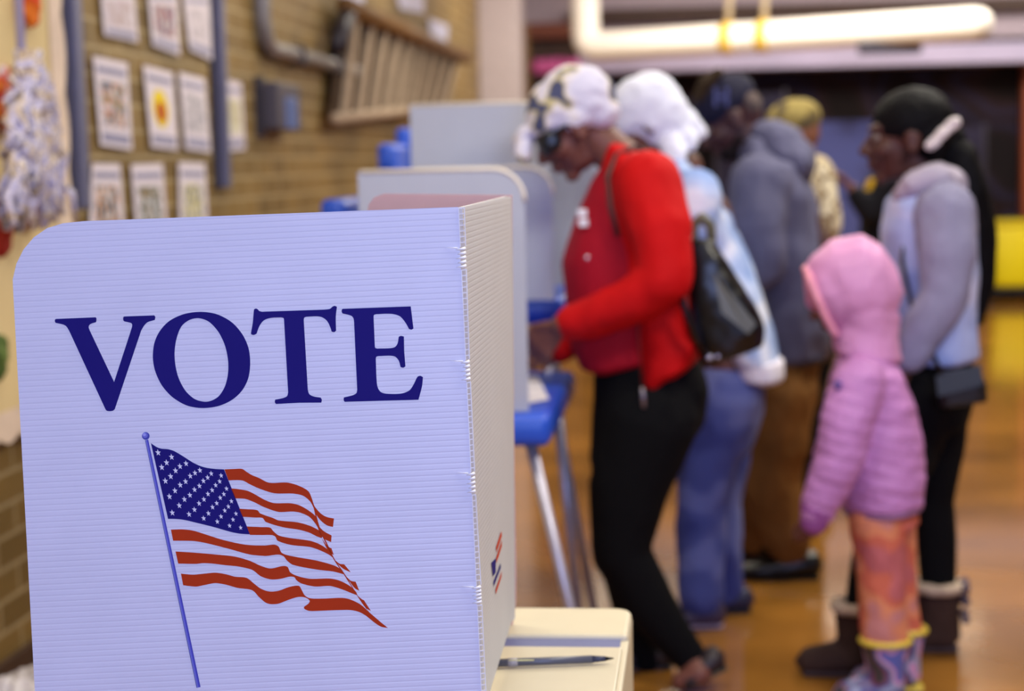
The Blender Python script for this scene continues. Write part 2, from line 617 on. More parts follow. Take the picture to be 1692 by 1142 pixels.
stripes = [
    c3([(783, 393, 1), (870, 389), (935, 389), (975, 415), (1020, 442)]) + c4([(100, 178), (160, 206), (265, 205), (330, 222), (390, 255), (410, 295),
        (428, 345), (465, 388), (500, 408), (542, 417, 1), (536, 467, 1), (500, 457), (465, 430), (436, 392), (420, 350), (400, 315), (360, 283), (300, 270),
        (190, 268), (100, 240)]) + c3([(1000, 520), (935, 488), (818, 487, 1)]),
    c3([(838, 556, 1), (900, 562), (985, 578), (1050, 610), (1130, 655), (1210, 682)]) + c4([(285, 327), (340, 340), (400, 375), (438, 410), (450, 455),
        (480, 490), (528, 517, 1), (525, 556, 1), (490, 540), (462, 510), (442, 462), (400, 410), (350, 385), (300, 376), (215, 378)]) +
        c3([(1120, 715), (1040, 675), (960, 646), (872, 642, 1)]),
    c3([(908, 730, 1), (980, 735), (1065, 743), (1090, 770), (1200, 810)]) + c4([(215, 428), (330, 440), (400, 460), (450, 485), (474, 510), (470, 533, 1),
        (440, 522), (400, 502), (340, 484), (240, 468), (140, 437)]) + c3([(1110, 810), (1050, 806), (940, 800, 1)]),
    c3([(975, 883, 1), (1100, 888), (1175, 893), (1205, 925), (1250, 960), (1350, 982)]) + c4([(400, 548), (460, 570), (510, 605), (543, 655, 1), (515, 632),
        (460, 605), (400, 585), (290, 573)]) + c3([(1240, 1005), (1220, 970), (1190, 957), (1100, 956), (1003, 955, 1)]),
    c5([(253, 62, 1), (330, 60), (400, 68), (480, 92), (600, 130), (750, 162), (880, 168)]) + c4([(190, 571), (215, 582), (235, 620), (300, 640), (440, 665),
        (540, 693), (580, 715), (606, 748, 1), (540, 730), (440, 718), (300, 690), (265, 665), (245, 640), (215, 630), (150, 637)]) +
        c5([(880, 238), (780, 228), (640, 190), (480, 150), (400, 138), (268, 136, 1)]),
    c5([(284, 208, 1), (400, 215), (550, 228), (680, 242), (780, 270), (850, 302), (920, 322)]) + c4([(240, 697), (268, 702), (285, 735), (330, 757), (400, 772),
        (520, 771), (580, 785), (640, 818), (672, 850), (680, 870, 1), (640, 855), (590, 835), (520, 815), (430, 818), (350, 800), (320, 780), (308, 763),
        (280, 760), (230, 772), (170, 776), (110, 757), (60, 720)]) + c5([(700, 308), (620, 300), (540, 290), (470, 286), (420, 291), (302, 289, 1)]),
    c5([(320, 356, 1), (400, 363), (470, 357), (550, 350), (620, 360), (680, 376), (760, 385)]) + c4([(70, 800), (110, 830), (160, 847), (215, 843), (280, 820),
        (335, 814), (350, 835), (370, 870), (400, 887), (480, 889), (590, 885), (640, 895), (700, 925), (750, 970), (785, 1000), (820, 1030), (860, 1062, 1),
        (820, 1055), (780, 1030), (730, 990), (690, 968), (640, 957), (560, 957), (480, 960), (400, 962), (368, 950), (366, 938), (392, 918), (398, 900),
        (370, 882), (330, 880), (270, 898), (210, 920), (150, 918), (105, 885), (60, 840)]) + c5([(700, 452), (620, 430), (550, 420), (480, 432), (420, 443), (335, 434, 1)]),
]
for st in stripes:
    print_shape('flag_stripe', [crom(st)], m_red, vote, PD, pn)
for st in (c4([(470, 533, 1), (500, 575), (520, 590), (527, 592, 1), (541, 632, 1), (520, 620), (495, 585)]),
           c4([(540, 655, 1), (575, 683), (602, 687, 1), (641, 734, 1), (600, 715), (570, 690)]),
           c4([(605, 748, 1), (640, 783), (670, 790, 1), (691, 843, 1), (665, 828), (635, 790)]),
           c4([(680, 870, 1), (705, 892), (718, 898, 1), (760, 962, 1), (735, 948), (710, 915)]),
           c4([(410, 300, 1), (432, 370), (444, 420), (465, 488), (500, 560), (545, 655), (606, 745), (680, 868), (760, 985, 1), (700, 905), (600, 747),
               (540, 658), (492, 560), (458, 490), (438, 425), (426, 370)])):
    print_shape('flag_tail', [crom(st)], m_red, vote, PD, pn, .0005)
# printed flagpole: thin navy edge line, violet and blue bands of ink
ax0, ax1 = Vector((242.5, 727)), Vector((328.3, 1136))
dd = (ax1 - ax0).normalized()
pp = Vector((dd.y, -dd.x))
if pp.x < 0: pp = -pp
bands = [(-3.6, -2.8, (60, 66, 130)), (-2.8, -.6, (120, 122, 205)), (-.6, 1.4, (92, 90, 200)), (1.4, 3.2, (58, 52, 172))]
for a, b, c in bands:
    w0, w1 = .8, 1.0
    print_shape('printed_flagpole', [[ax0 + pp * a * w0, ax0 + pp * b * w0, ax1 + pp * b * w1, ax1 + pp * a * w1]],
                mat('pole_ink', c, .4, var=0), vote, PD, pn, .0004)
for r0, ox, oy, c, th in ((6.3, 0, 0, (58, 60, 165), .0005), (4.6, -1.2, -1.2, (112, 112, 205), .0007), (2.6, -2.2, -2.2, (168, 168, 232), .0009)):
    print_shape('printed_finial', [[Vector((241 + ox + r0 * cos(k * pi / 12), 720.5 + oy + r0 * sin(k * pi / 12))) for k in range(24)]],
                mat('finial_ink', c, .4, var=0), vote, PD, pn, th)

# open flute ends along the fold, with whitened creases
def edge_px(y): return 757 + (y - 342) * (39 / 828.0)
bm = bmesh.new()
step = 9.4
segs = [(344, 408), (446, 595), (632, 780), (818, 968), (1000, 1170)]
wid = lambda y: 9.5 - 3.5 * min(1, (y - 342) / 260) + (1.5 if y > 900 else 0)
for y0, y1 in segs:
    for side in (0, 1):
        q = []
        for yy in (y0, y1):
            e = edge_px(yy) + side * wid(yy)
            q.append((e, yy - 1.5 * side))
        for (sa, sb) in ((0, 1),):
            a, b = q
            p = [PD(a[0], a[1]), PD(a[0] + 1.3, a[1]), PD(b[0] + 1.3, b[1]), PD(b[0], b[1])]
            vs = [bm.verts.new(k + pn * .0006) for k in p] + [bm.verts.new(k - pn * .0015) for k in p]
            for f in ((0, 1, 2, 3), (7, 6, 5, 4), (0, 4, 5, 1), (1, 5, 6, 2), (2, 6, 7, 3), (3, 7, 4, 0)):
                bm.faces.new([vs[i] for i in f])
    yy = y0
    while yy < y1:
        e = edge_px(yy)
        w = wid(yy)
        p = [PD(e, yy), PD(e + w, yy - 1), PD(e + w, yy + .5), PD(e, yy + 1.5)]
        vs = [bm.verts.new(k + pn * .0005) for k in p] + [bm.verts.new(k - pn * .0015) for k in p]
        for f in ((0, 1, 2, 3), (7, 6, 5, 4), (0, 4, 5, 1), (1, 5, 6, 2), (2, 6, 7, 3), (3, 7, 4, 0)):
            bm.faces.new([vs[i] for i in f])
        yy += step
from_bm('flute_edge', bm, m_edge, booth)['label'] = 'cut edge showing open flutes'
for y0, y1 in ((410, 446), (597, 632), (782, 818), (970, 1000)):
    bm = bmesh.new()
    k = 5
    for i in range(k):
        yy = y0 + (y1 - y0) * (i + .3) / k
        e = edge_px(yy)
        add_tube(bm, [PD(e - 8 + 3 * (i % 2), yy + 1.0) + pn * .0002, PD(e - 1, yy) + pn * .0010, PD(e + wid(yy), yy - 2) - pn * .001], [.0001, .0011, .0024], 8)
    add_tube(bm, [PD(edge_px(y0) - 24, y0 - 1) + pn * .0001, PD(edge_px(y0) - 4, y0) + pn * .0012], [.0001, .0007], 8)
    from_bm('fold_hinge', bm, m_edge, booth, True)

# ivory back screen running away from the camera
fw = .0065
c0 = PD(757 + 7, 342) - pn * .002
FX = c0.x
c1b = PX(795 + 5, 1150, FX)
f0 = PX(845, 323, FX - .0)
f1 = P(851, 1022, f0.y)
pts = [c0, PX(838, 324.5, FX), PX(844, 325.5, FX), PX(846.5, 332, FX), PX(851, 1022, FX), PX(845, 1028, FX), PX(810, 1142, FX), c1b]
bk = quadslab('back_screen', pts, .0046, m_beige, booth, (-1, 0, 0))
bk['label'] = 'ivory fluted back screen of the booth'
# small flag sticker on it
def SX(a, b):   # a along depth (m), b up (m), sticker origin
    o = PX(822, 930, FX)
    w = (b + 0.03) / .06
    base = PX(822, 930, FX)
    return Vector((base.x + .0007, base.y + a, base.z + b))
sti = [('sticker_canton', [(-.075, .018), (-.025, .012), (-.03, -.006), (-.06, -.004)], m_navy),
       ('sticker_stripe', [(-.02, .026), (.045, .034), (.05, .026), (-.015, .018)], m_red),
       ('sticker_stripe', [(-.02, .012), (.05, .02), (.045, .012), (-.02, .004)], m_red),
       ('sticker_text', [(-.055, -.012), (.03, -.008), (.03, -.014), (-.055, -.019)], m_navy),
       ('sticker_swoosh', [(-.035, -.028), (.04, -.022), (.035, -.028), (-.035, -.035)], m_red)]
for nm, q, mm in sti:
    print_shape(nm, [[Vector(p) for p in q]], mm, bk, lambda a, b: SX(a, b), (1, 0, 0), .0003)

# far wing of the same booth
fy = f0.y
q = [(846, 322), (849, 700), (853, 950), (852, 1000), (838, 1095), (640, 1100), (606, 420), (604, 365), (609, 338), (618, 326), (634, 320)]
farw = quadslab('privacy_wing', [P(x, y, fy) for x, y in q], .0046, translucent(mat('warm_lit_plastic', (226, 200, 194), .5, var=.02), .35, (240, 205, 198)), booth, (0, 1, 0))  # pink base colour puts warm light into the ivory plastic
farw['label'] = 'far ivory wing seen past the front wing'
# bolted cream tray body
tz = .695
ty1 = onz(930, 1003, tz + .003).y
yl = onz(930, 1068, tz).y
yr_ = onz(930, 1049, tz + .003).y


def plan_slab(name, x0, y0, x1, y1, z0, z1, rad, m, parent, bev=.005):
    pl = [(x0, y0), (x1, y0)] + [(x1 - rad + rad * cos(a * pi / 16), y1 - rad + rad * sin(a * pi / 16)) for a in range(9)] + [(x0, y1)]
    o = quadslab(name, [Vector((x, y, z0)) for x, y in pl], z1 - z0, m, parent, (0, 0, 1))
    bv = o.modifiers.new('bevel', 'BEVEL')
    bv.width = bev
    bv.segments = 3
    bv.limit_method = 'ANGLE'
    return o


tx0, tx1 = -.84, P(1046, 1020, ty1).x
plan_slab('tray_body', tx0, 1.93, tx1, ty1, tz - .16, tz - .006, .03, m_cream, booth, .004)
plan_slab('tray_rim', tx0 + .002, yr_, tx1 - .001, ty1 - .001, tz - .02, tz + .003, .03, m_cream, booth, .007)
box('tray_ledge', (tx0 + .004, 1.94, tz - .02), (tx1 - .008, yl, tz), m_cream, booth, .003)
box('tray_groove', (tx0 + .01, yl - .004, tz - .03), (tx1 - .012, yr_ + .004, tz - .0035), mat('groove_shade', (96, 102, 146), .5), booth, .001)  # dark blue-grey colour paints in the shade of the groove
# booth legs
m_alu = mat('brushed_aluminium', (190, 188, 205), .35, metal=.5)
for lx, ly in ((tx0 + .08, 2.0), (tx1 - .05, 2.0), (tx0 + .08, ty1 - .06), (tx1 - .05, ty1 - .06)):
    sx_ = -.06 if lx < -.5 else .06
    sy_ = -.05 if ly < 2.5 else .03
    tube('leg', [(lx, ly, tz - .15), (lx + sx_ * .3, ly + sy_, .0)], [.013, .011], m_alu, booth, 10)

# pen on the tray
zpen = tz + .006
A, B = onz(815, 1096, zpen + .002), onz(1014, 1088, zpen + .002)
pen = empty('ballpoint_pen', (A + B) / 2 - Vector((0, 0, .004)), 'grey ballpoint pen lying on the cream tray beside the ivory screen', 'pen')
dirp = (B - A)
m_pen = mat('grey_pen', (84, 86, 98), .35)
tube('barrel', [A, A + dirp * .82], [.0056, .0056], m_pen, pen, 14)
tube('grip', [A + dirp * .82, A + dirp * .93], [.0052, .0036], mat('pen_grip', (52, 56, 78), .5), pen, 14)
tube('tip', [A + dirp * .93, B], [.0032, .0008], mat('pen_tip', (30, 30, 34), .3, metal=.6), pen, 10)
tube('cap_band', [A + dirp * .12, A + dirp * .20], [.0064, .0062], mat('pen_band', (150, 146, 150), .4), pen, 14)
tube('clip', [A + dirp * .13 + Vector((0, -.004, .004)), A + dirp * .34 + Vector((0, -.004, .003))], [.0012, .001], mat('pen_clip', (205, 200, 140), .4), pen, 8)
bm = bmesh.new()
for i in range(9):
    t0 = .38 + i * .034
    w = .02 if i % 3 else .028
    a_ = A + dirp * t0 + Vector((0, -.0012, .0040))
    b_ = A + dirp * (t0 + w) + Vector((0, -.0012, .0040))
    add_tube(bm, [a_, b_], .0012, 6)
from_bm('printed_lettering', bm, m_star, pen, True)

# ------------------------------------------------------------------ other booths (blue trays)
m_blue = mat('blue_plastic', (34, 84, 205), .35, var=.05)
m_screen = translucent(mat('grey_white_screen', (192, 198, 214), .6, var=.02), .15, (225, 225, 230))
m_screen2 = mat('screen_edge', (226, 218, 205), .6, var=.02)


def rounded_wing(x0, x1, z0, z1, y, th, r, side_round=True):
    pts = [Vector((x0, y, z0)), Vector((x1, y, z0))]
    n = 8
    for k in range(n + 1):
        a = k / n * pi / 2
        pts.append(Vector((x1 - r + r * cos(a), y, z1 - r + r * sin(a))))
    pts.append(Vector((x0, y, z1)))
    return pts


def make_booth(X1, Y, z_t, top, label, depth=.56, width=.38, r=.06, far_gap=.005, ext=.075):
    e = empty('voting_booth', (X1 - width / 2, Y + depth / 2, 0), label, 'voting booth')
    x0 = X1 - width
    for k, yy in enumerate((Y, Y + depth)):
        pts = rounded_wing(x0, X1, z_t + (far_gap if k else .005), top, yy, .006, r)
        wg = quadslab('privacy_wing', pts, .006, m_screen, e, (0, 1, 0))
        # pale bead along the top of each wing
        bm = bmesh.new()
        add_tube(bm, [pts[-1] + Vector((0, .003, 0))] + [p + Vector((0, .003, 0)) for p in pts[-2:1:-1]], .0055, 8)
        from_bm('edge_bead', bm, m_screen2, wg, True)
    box('back_screen', (x0 - .006, Y, z_t), (x0, Y + depth + .006, top), m_screen, e)
    box('tray', (x0 - .03, Y - .03, z_t - .075), (X1 + ext, Y + depth + .03, z_t), m_blue, e, .018, smooth=True)
    for a in (0, 1):
        for b in (0, 1):
            p0 = Vector((x0 + .02 if a == 0 else X1 + .0, Y + .02 if b == 0 else Y + depth - .02, z_t - .07))
            p1 = p0 + Vector((-.12 if a == 0 else (.17 if b == 0 else .06), -.05 if b == 0 else .05, -(z_t - .07)))
            lg = tube('leg', [p0, p1], [.014, .012], m_alu, e, 10)
            tube('foot', [p1 + Vector((0, 0, .03)), p1 + Vector((0, 0, .0))], [.016, .018], mat('rubber', (40, 40, 44), .7), lg, 10)
    return e


bB = make_booth(P(870, 500, 3.9).x, 3.9, .82, P(700, 282, 3.9).z, 'low blue-tray voting booth with grey screen directly behind the VOTE screen', r=.075, depth=.78, far_gap=.2, ext=.05)
bA = make_booth(P(888, 500, 4.8).x, 4.8, P(890, 492, 4.8).z, P(770, 172, 4.8).z, 'taller blue-tray voting booth whose big grey screen stands behind the low one', depth=.45, r=.03, width=.345)
bD = make_booth(P(984, 400, 5.4).x, 5.4, .98, P(890, 200, 5.4).z, 'blue-tray voting booth farthest along the row beyond the tall grey screen', depth=.5, width=.36)
# ballot
zb = .823
bal = quadslab('ballot', [onz(866, 668, zb), onz(907, 660, zb), onz(888, 622, zb), onz(866, 622, zb)], .0012, mat('ballot_paper', (238, 234, 240), .7), None, (0, 0, 1))
tag(bal, 'white paper ballot lying on the blue tray below the hands of the woman in red', 'paper')
# blue carrying cases standing behind screens
def blue_case(px0, px1, pyt, Y, label):
    a, b = P(px0, pyt, Y), P(px1, pyt, Y)
    e = empty('folded_booth_case', ((a.x + b.x) / 2, Y + .05, 0), label, 'case', 'folded blue booth cases')
    box('shell', (a.x, Y, 0), (b.x, Y + .35, a.z), m_blue, e, .02, smooth=True)
    box('lid_rib', (a.x + .01, Y - .012, a.z - .35), (b.x - .01, Y + .01, a.z - .05), m_blue, e, .008)
    return e
blue_case(622, 652, 238, 6.2, 'lower blue folded booth case left of the tall grey screen')
blue_case(652, 682, 212, 6.6, 'higher blue folded booth case touching the tall grey screen edge')
blue_case(527, 568, 330, 5.0, 'blue folded booth case just left of the low grey screen')

# ------------------------------------------------------------------ left wall things
XW = WX + .012
m_paper = mat('white_card', (222, 212, 222), .8, var=.03)
m_bar = mat('grey_violet_ink', (150, 148, 176), .8)
def pic(cols, sc=26): return patches('picture_ink', cols, sc, .8)
pics = [pic([(214, 205, 214), (190, 170, 170), (205, 190, 200)]), pic([(200, 190, 190), (120, 110, 140), (170, 120, 120)]),
        pic([(214, 205, 214), (190, 180, 190)]), pic([(214, 205, 210), (196, 120, 100), (150, 160, 120), (120, 120, 150)]),
        mat('yellow_ink', (232, 205, 50), .8), pic([(205, 198, 205), (170, 165, 175)]), pic([(214, 210, 190), (190, 180, 150)]),
        pic([(205, 200, 205), (196, 140, 90), (60, 90, 110)]), pic([(205, 200, 205), (90, 110, 110), (150, 130, 100)]), pic([(210, 205, 200), (200, 190, 120), (120, 120, 130)])]
papers = [
    [(165, -22), (220, -22), (228, 70), (172, 58)], [(243, -18), (292, -18), (297, 92), (252, 75)], [(301, -12), (345, -12), (350, 100), (313, 82)],
    [(153, 92), (210, 104), (218, 248), (166, 240)], [(236, 107), (285, 120), (294, 248), (250, 243)], [(295, 119), (338, 130), (348, 252), (306, 246)],
    [(370, 130), (398, 137), (405, 247), (378, 250)], [(152, 270), (198, 271), (207, 410), (146, 410)], [(216, 272), (268, 270), (278, 410), (228, 410)],
    [(295, 268), (338, 270), (345, 405), (297, 405)]]
plab = ['white poster at the top left of the wall, left of two others', 'white poster in the top row, middle one with a dark left edge',
        'white poster in the top row, right beside the second steel channel', 'white poster in the middle row with reddish brown figures, first from the bulletin board',
        'white poster in the middle row showing a yellow and red figure', 'white poster in the middle row with pale grey picture, just left of the second channel',
        'narrow white poster right of the second steel channel, alone on its side', 'white poster in the bottom row with orange and teal figure, nearest the first channel',
        'white poster in the bottom row with a dark green figure, middle of three', 'white poster in the bottom row with a faint yellow spot, right of three']
for i, q in enumerate(papers):
    c = [PX(x, y, XW) for x, y in q]
    e = empty('wall_poster', (c[3] + c[2]) / 2, plab[i], 'poster', 'posters in rows on the tan brick wall')
    quadslab('sheet', c, .0015, m_paper, e, (1, 0, 0))
    def uv(u, v):
        return c[0].lerp(c[1], u).lerp(c[3].lerp(c[2], u), v) + Vector((.002, 0, 0))
    for v0, v1 in ((.1, .17), (.84, .95)):
        quadslab('printed_bar', [uv(.08, v0), uv(.92, v0), uv(.92, v1), uv(.08, v1)], .0006, m_bar, e, (1, 0, 0))
    if i == 4:
        ell = lambda cx, cy, rx, ry: [uv(cx + rx * cos(t * pi / 10), cy + ry * sin(t * pi / 10)) for t in range(20)]
        quadslab('printed_picture', ell(.45, .5, .28, .24), .0006, pics[4], e, (1, 0, 0))
        quadslab('printed_figure', ell(.45, .54, .16, .13), .0012, mat('red_ink', (180, 70, 40), .8), e, (1, 0, 0))
    else:
        quadslab('printed_picture', [uv(.14, .26), uv(.86, .26), uv(.86, .76), uv(.14, .76)], .0006, pics[i], e, (1, 0, 0))
for q, lb in (([(562, -10), (600, -10), (600, 30), (570, 44)], 'pale lavender notice above the left end of the slatted wooden rack'),
              ([(655, -12), (700, -12), (700, 22), (660, 14)], 'pale lavender notice cut off by the top of the picture'),
              ([(708, 30), (740, 42), (738, 70), (712, 60)], 'small pale lavender notice above the slatted wooden rack')):
    o = quadslab('wall_notice', [PX(x, y, XW) for x, y in q], .002, mat('lavender_card', (205, 205, 235), .8), None, (1, 0, 0))
    tag(o, lb, 'notice', 'notices above the slatted rack')

m_steel = mat('violet_grey_steel', (112, 112, 138), .4, metal=.3)
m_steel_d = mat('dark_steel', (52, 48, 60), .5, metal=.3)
for (x0, y0, x1, y1, w), lb in (((120, -20, 138, 345, .034), 'grey steel wall channel beside the bulletin board'), ((362, -20, 374, 310, .026), 'grey steel wall channel between the posters and the lone poster')):
    a = PX(x0, y0, WX + .03)
    b = PX(x1, y1, WX + .03)
    y_ = (a.y + b.y) / 2
    e = empty('wall_channel', (WX + .02, y_, b.z), lb, 'metal channel', 'steel channels on the brick wall')
    box('rail', (WX, y_ - w, b.z), (WX + .045, y_ + w, 3.45), m_steel, e, .004)
    box('shadow_strip', (WX, y_ - w - .05, b.z), (WX + .012, y_ - w, 3.45), m_steel_d, e)  # dark strip standing in for the shadow beside the channel
# bent steel conduit
e = empty('wall_conduit', PX(440, 85, WX + .03), 'bent grey steel conduit running down then along the wall to the wooden rack', 'conduit')
pa, pb, pc = PX(428, -30, WX + .04), PX(436, 78, WX + .04), PX(592, 128, WX + .04)
pa = Vector((pa.x, pb.y, 3.4))
pc = Vector((pc.x, pc.y, pb.z))
tube('pipe', [pa, pb + Vector((0, 0, .12)), pb + Vector((0, .03, .04)), pb + Vector((0, .12, 0)), pc], .034, mat('conduit_steel', (140, 136, 140), .35, metal=.3), e, 14)
for t in (.3, .7):
    p = pb.lerp(pc, t)
    box('clamp', (WX, p.y - .03, p.z - .045), (WX + .08, p.y + .03, p.z + .045), m_steel_d, e, .006)
# control box
a, b = PX(455, 130, WX + .08), PX(495, 215, WX + .08)
e = empty('control_box', (WX + .04, (a.y + b.y) / 2, b.z), 'dark wall control box with blue face below the bent conduit', 'control box')
zt_ = PX(475, 138, WX + .08).z
zb_ = PX(475, 215, WX + .08).z
box('case', (WX, a.y, zb_), (WX + .09, b.y, zt_), mat('dark_case', (72, 66, 78), .5), e, .01)
box('display', (WX + .085, a.y + .3 * (b.y - a.y), zt_ - .2), (WX + .1, b.y - .1, zt_ - .06), mat('blue_face', (84, 104, 160), .4), e, .004)
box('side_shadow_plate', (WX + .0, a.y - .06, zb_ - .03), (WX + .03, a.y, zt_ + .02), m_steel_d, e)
# slatted wooden rack on the wall
e = empty('slatted_rack', PX(660, 200, WX + .05), 'long wooden slatted rack with brown top rail hung high on the brick wall', 'wooden rack')
m_rail = mat('brown_rail', (112, 78, 40), .6)
m_slat = mat('weathered_slat', (176, 156, 136), .7, var=.15)
m_back = mat('brown_backing', (64, 46, 32), .8, var=.3, vscale=5)
TLk, TRk = PX(580, 14, WX + .1), PX(770, 96, WX + .1)
BLk, BRk = PX(560, 196, WX + .1), PX(748, 176, WX + .1)
zt = TLk.z
quadslab('backing', [TLk - Vector((.06, 0, 0)), TRk - Vector((.06, 0, 0)), BRk - Vector((.06, 0, 0)), BLk - Vector((.06, 0, 0))], .02, m_back, e, (1, 0, 0))
tube('top_rail', [TLk - Vector((0, .15, 0)), TRk], .05, m_rail, e, 10)
tube('end_post', [TLk - Vector((0, .05, 0)), BLk + Vector((0, 0, .35))], .045, m_steel_d, e, 10)
for k in range(10):
    t = (k + .6) / 10.2
    a = TLk.lerp(TRk, t)
    b = BLk.lerp(BRk, t)
    bm = bmesh.new()
    for w_ in (-.085,):
        vs = [bm.verts.new(p + Vector((dx, dyy, 0))) for p in (a, b) for dx, dyy in ((-.03, -.08), (0, -.08), (0, .0), (-.03, .0))]
        for fc in ((0, 1, 2, 3), (7, 6, 5, 4), (0, 4, 5, 1), (1, 5, 6, 2), (2, 6, 7, 3), (3, 7, 4, 0)): bm.faces.new([vs[i] for i in fc])
    from_bm('slat', bm, m_slat, e)
tube('bottom_rail', [BLk - Vector((.02, 0, 0)), BRk - Vector((.02, 0, 0))], .03, m_slat, e, 8)

# bulletin board
m_board = mat('cream_board_paper', (222, 200, 150), .8, var=.06, vscale=3)
m_scal = mat('scalloped_border', (226, 205, 186), .8, var=.08)
XB = WX + .03
edge = [(75, -60), (84, 40), (82, 120), (84, 190), (94, 240), (100, 290), (98, 330), (106, 380), (104, 440), (112, 520), (112, 600), (122, 660), (128, 690)]
rp = [PX(x, y, XB) for x, y in edge]
zb_ = PX(18, 700, XB).z
yr = sum(p.y for p in rp) / len(rp)
e = empty('bulletin_board', (XB, 4.2, zb_), 'cream bulletin board with scalloped paper border at the left edge of the wall', 'bulletin board')
yN = 3.2
topz = 2.75
pts = [Vector((XB, yN, zb_)), Vector((XB, yr, zb_)), Vector((XB, yr, topz)), Vector((XB, yN, topz))]
quadslab('backing_paper', pts, .02, m_board, e, (-1, 0, 0))
# scallops
bm = bmesh.new()
n = 160
L = []
for k in range(n + 1):
    z = zb_ + (topz - zb_) * k / n
    w = .035 + .022 * abs(sin(k / n * pi * 9))
    L.append((z, w))
for (z0, w0), (z1, w1) in zip(L, L[1:]):
    vs = [bm.verts.new((XB + .004 + .012 * (a % 2), yy, z)) for yy, z, a in ((yr - .03, z0, 0), (yr + w0, z0, 1), (yr + w1, z1, 1), (yr - .03, z1, 0))]
    bm.faces.new(vs)
from_bm('scalloped_border', bm, m_scal, e)
bm = bmesh.new()
for k in range(60):
    y0, y1 = yN + (yr - yN) * k / 60, yN + (yr - yN) * (k + 1) / 60
    w0, w1 = .03 + .02 * abs(sin(k / 60 * pi * 12)), .03 + .02 * abs(sin((k + 1) / 60 * pi * 12))
    bm.faces.new([bm.verts.new(p) for p in ((XB + .006, y0, zb_ - w0), (XB + .006, y1, zb_ - w1), (XB + .006, y1, zb_ + .04), (XB + .006, y0, zb_ + .04))])
from_bm('lower_border', bm, m_scal, e)
# paper flowers
def flower(px, py, r, c, label):
    ctr = PX(px, py, XB + .02)
    b = Blob()
    for k in range(7):
        a = k / 7 * 2 * pi
        b.sph(ctr + Vector((.006 * (k % 2), cos(a) * r * .55, sin(a) * r * .55)), (.016, r * .42, r * .42), sub=2)
    b.sph(ctr + Vector((.012, 0, 0)), (.018, r * .4, r * .4), sub=2)
    o = b.build('paper_flower', patches('flower_paper', c, 14, .8, .1), None, .008, 1)
    return tag(o, label, 'paper flower', 'paper flowers pinned on the cream board')
flower(49, 8, .07, [(200, 60, 20), (225, 120, 40)], 'orange paper flower near the top of the cream board')
flower(12, 165, .1, [(205, 110, 40), (190, 50, 40), (210, 190, 190)], 'orange and red paper flower left of the silvery paper tassel')
flower(56, 345, .06, [(190, 70, 40), (210, 110, 60)], 'small orange paper flower at the lower right of the silvery tassel')
flower(0, 380, .08, [(190, 60, 40), (160, 40, 30)], 'dark red paper flower at the left picture edge')
flower(-6, 590, .07, [(70, 90, 40), (100, 120, 60)], 'dark green paper flower at the left edge above the lower border')
# hanging tassel of crumpled strips
e = empty('paper_tassel', PX(35, 380, XB + .12), 'silvery lavender tassel of crumpled paper strips hanging before the cream board', 'paper decoration')
top = PX(35, 85, XB + .12)
tube('cord', [top, Vector((top.x, top.y, 2.9))], .012, mat('lavender_cord', (190, 185, 215), .7), e, 8)
bm = bmesh.new()
zbot = PX(35, 385, XB + .12).z
for k in range(130):
    a = random.uniform(-1, 1)
    h = random.uniform(.35, 1)
    pts_ = []
    for j in range(7):
        t = j / 6 * h
        sp_ = .02 + .2 * t ** .8
        pts_.append(top + Vector((random.uniform(-.03, .03) + .02, a * sp_ + random.uniform(-.02, .02), -(top.z - zbot) * t)))
    add_tube(bm, pts_, [.006] + [random.uniform(.006, .013) for _ in range(6)], 5)
st = from_bm('paper_strips', bm, patches('silver_paper', [(206, 200, 222), (160, 156, 196), (226, 214, 206), (190, 170, 150)], 30, .5, .05), e, True)
st['kind'] = 'stuff'
# clear plastic bag on the floor by the wall
b = Blob()
gp = onz(22, 1150, .0)
ctr = PX(22, 1108, WX + .18)
for k in range(9):
    b.sph((ctr.x + random.uniform(-.03, .05), ctr.y + random.uniform(-.16, .14), random.uniform(.03, .12)), (.08, .09, .07), sub=2)
o = b.build('plastic_bag', mat('milky_plastic', (214, 208, 212), .25, var=.15), None, .01, 1, .03, .05)
zmin = min((o.matrix_basis @ v.co).z for v in o.data.vertices)
tag(o, 'crumpled milky plastic bag on the floor at the lower left corner', 'plastic bag')

# ------------------------------------------------------------------ back of the room
m_white = mat('white_pipe_paint', (250, 244, 232), .5, var=.01)
m_yel = mat('yellow_band', (230, 190, 70), .6)
Yp0, Yp1 = 15.2, 14.0
a, b = P(968, 78, Yp0), P(1628, 38, Yp1)
e = empty('insulated_pipe', (a + b) / 2, 'thick white insulated pipe with yellow bands bending upwards below the ceiling', 'pipe')
bend = []
rr_ = .2
up_top = Vector((a.x, a.y, 3.45))
dn = (b - a).normalized()
for k in range(7):
    t = k / 6
    p0_, p1_, p2_ = a + Vector((0, 0, .13)), a, a + dn * .13
    bend.append(p0_ * (1 - t) ** 2 + p1_ * 2 * t * (1 - t) + p2_ * t * t)
tube('pipe_run', [up_top] + bend + [b - dn * .08, b, b + dn * .05], [.125] * 8 + [.13, .11, .06], m_white, e, 18)
for px in (1220, 1280):
    t = (px - 968) / 660
    p = a.lerp(b, t)
    tube('yellow_band', [p - dn * .05, p + dn * .05], .135, m_yel, e, 18)
    tube('hanger', [p + Vector((0, 0, .12)), Vector((p.x + .06, p.y, 3.45))], .03, mat('hanger_metal', (196, 180, 150), .5), e, 8)
p = a.lerp(b, .78)
box('pipe_bracket', (p.x - .25, p.y - .05, p.z - .2), (p.x + .25, p.y + .05, p.z - .1), m_steel_d, e, .01)
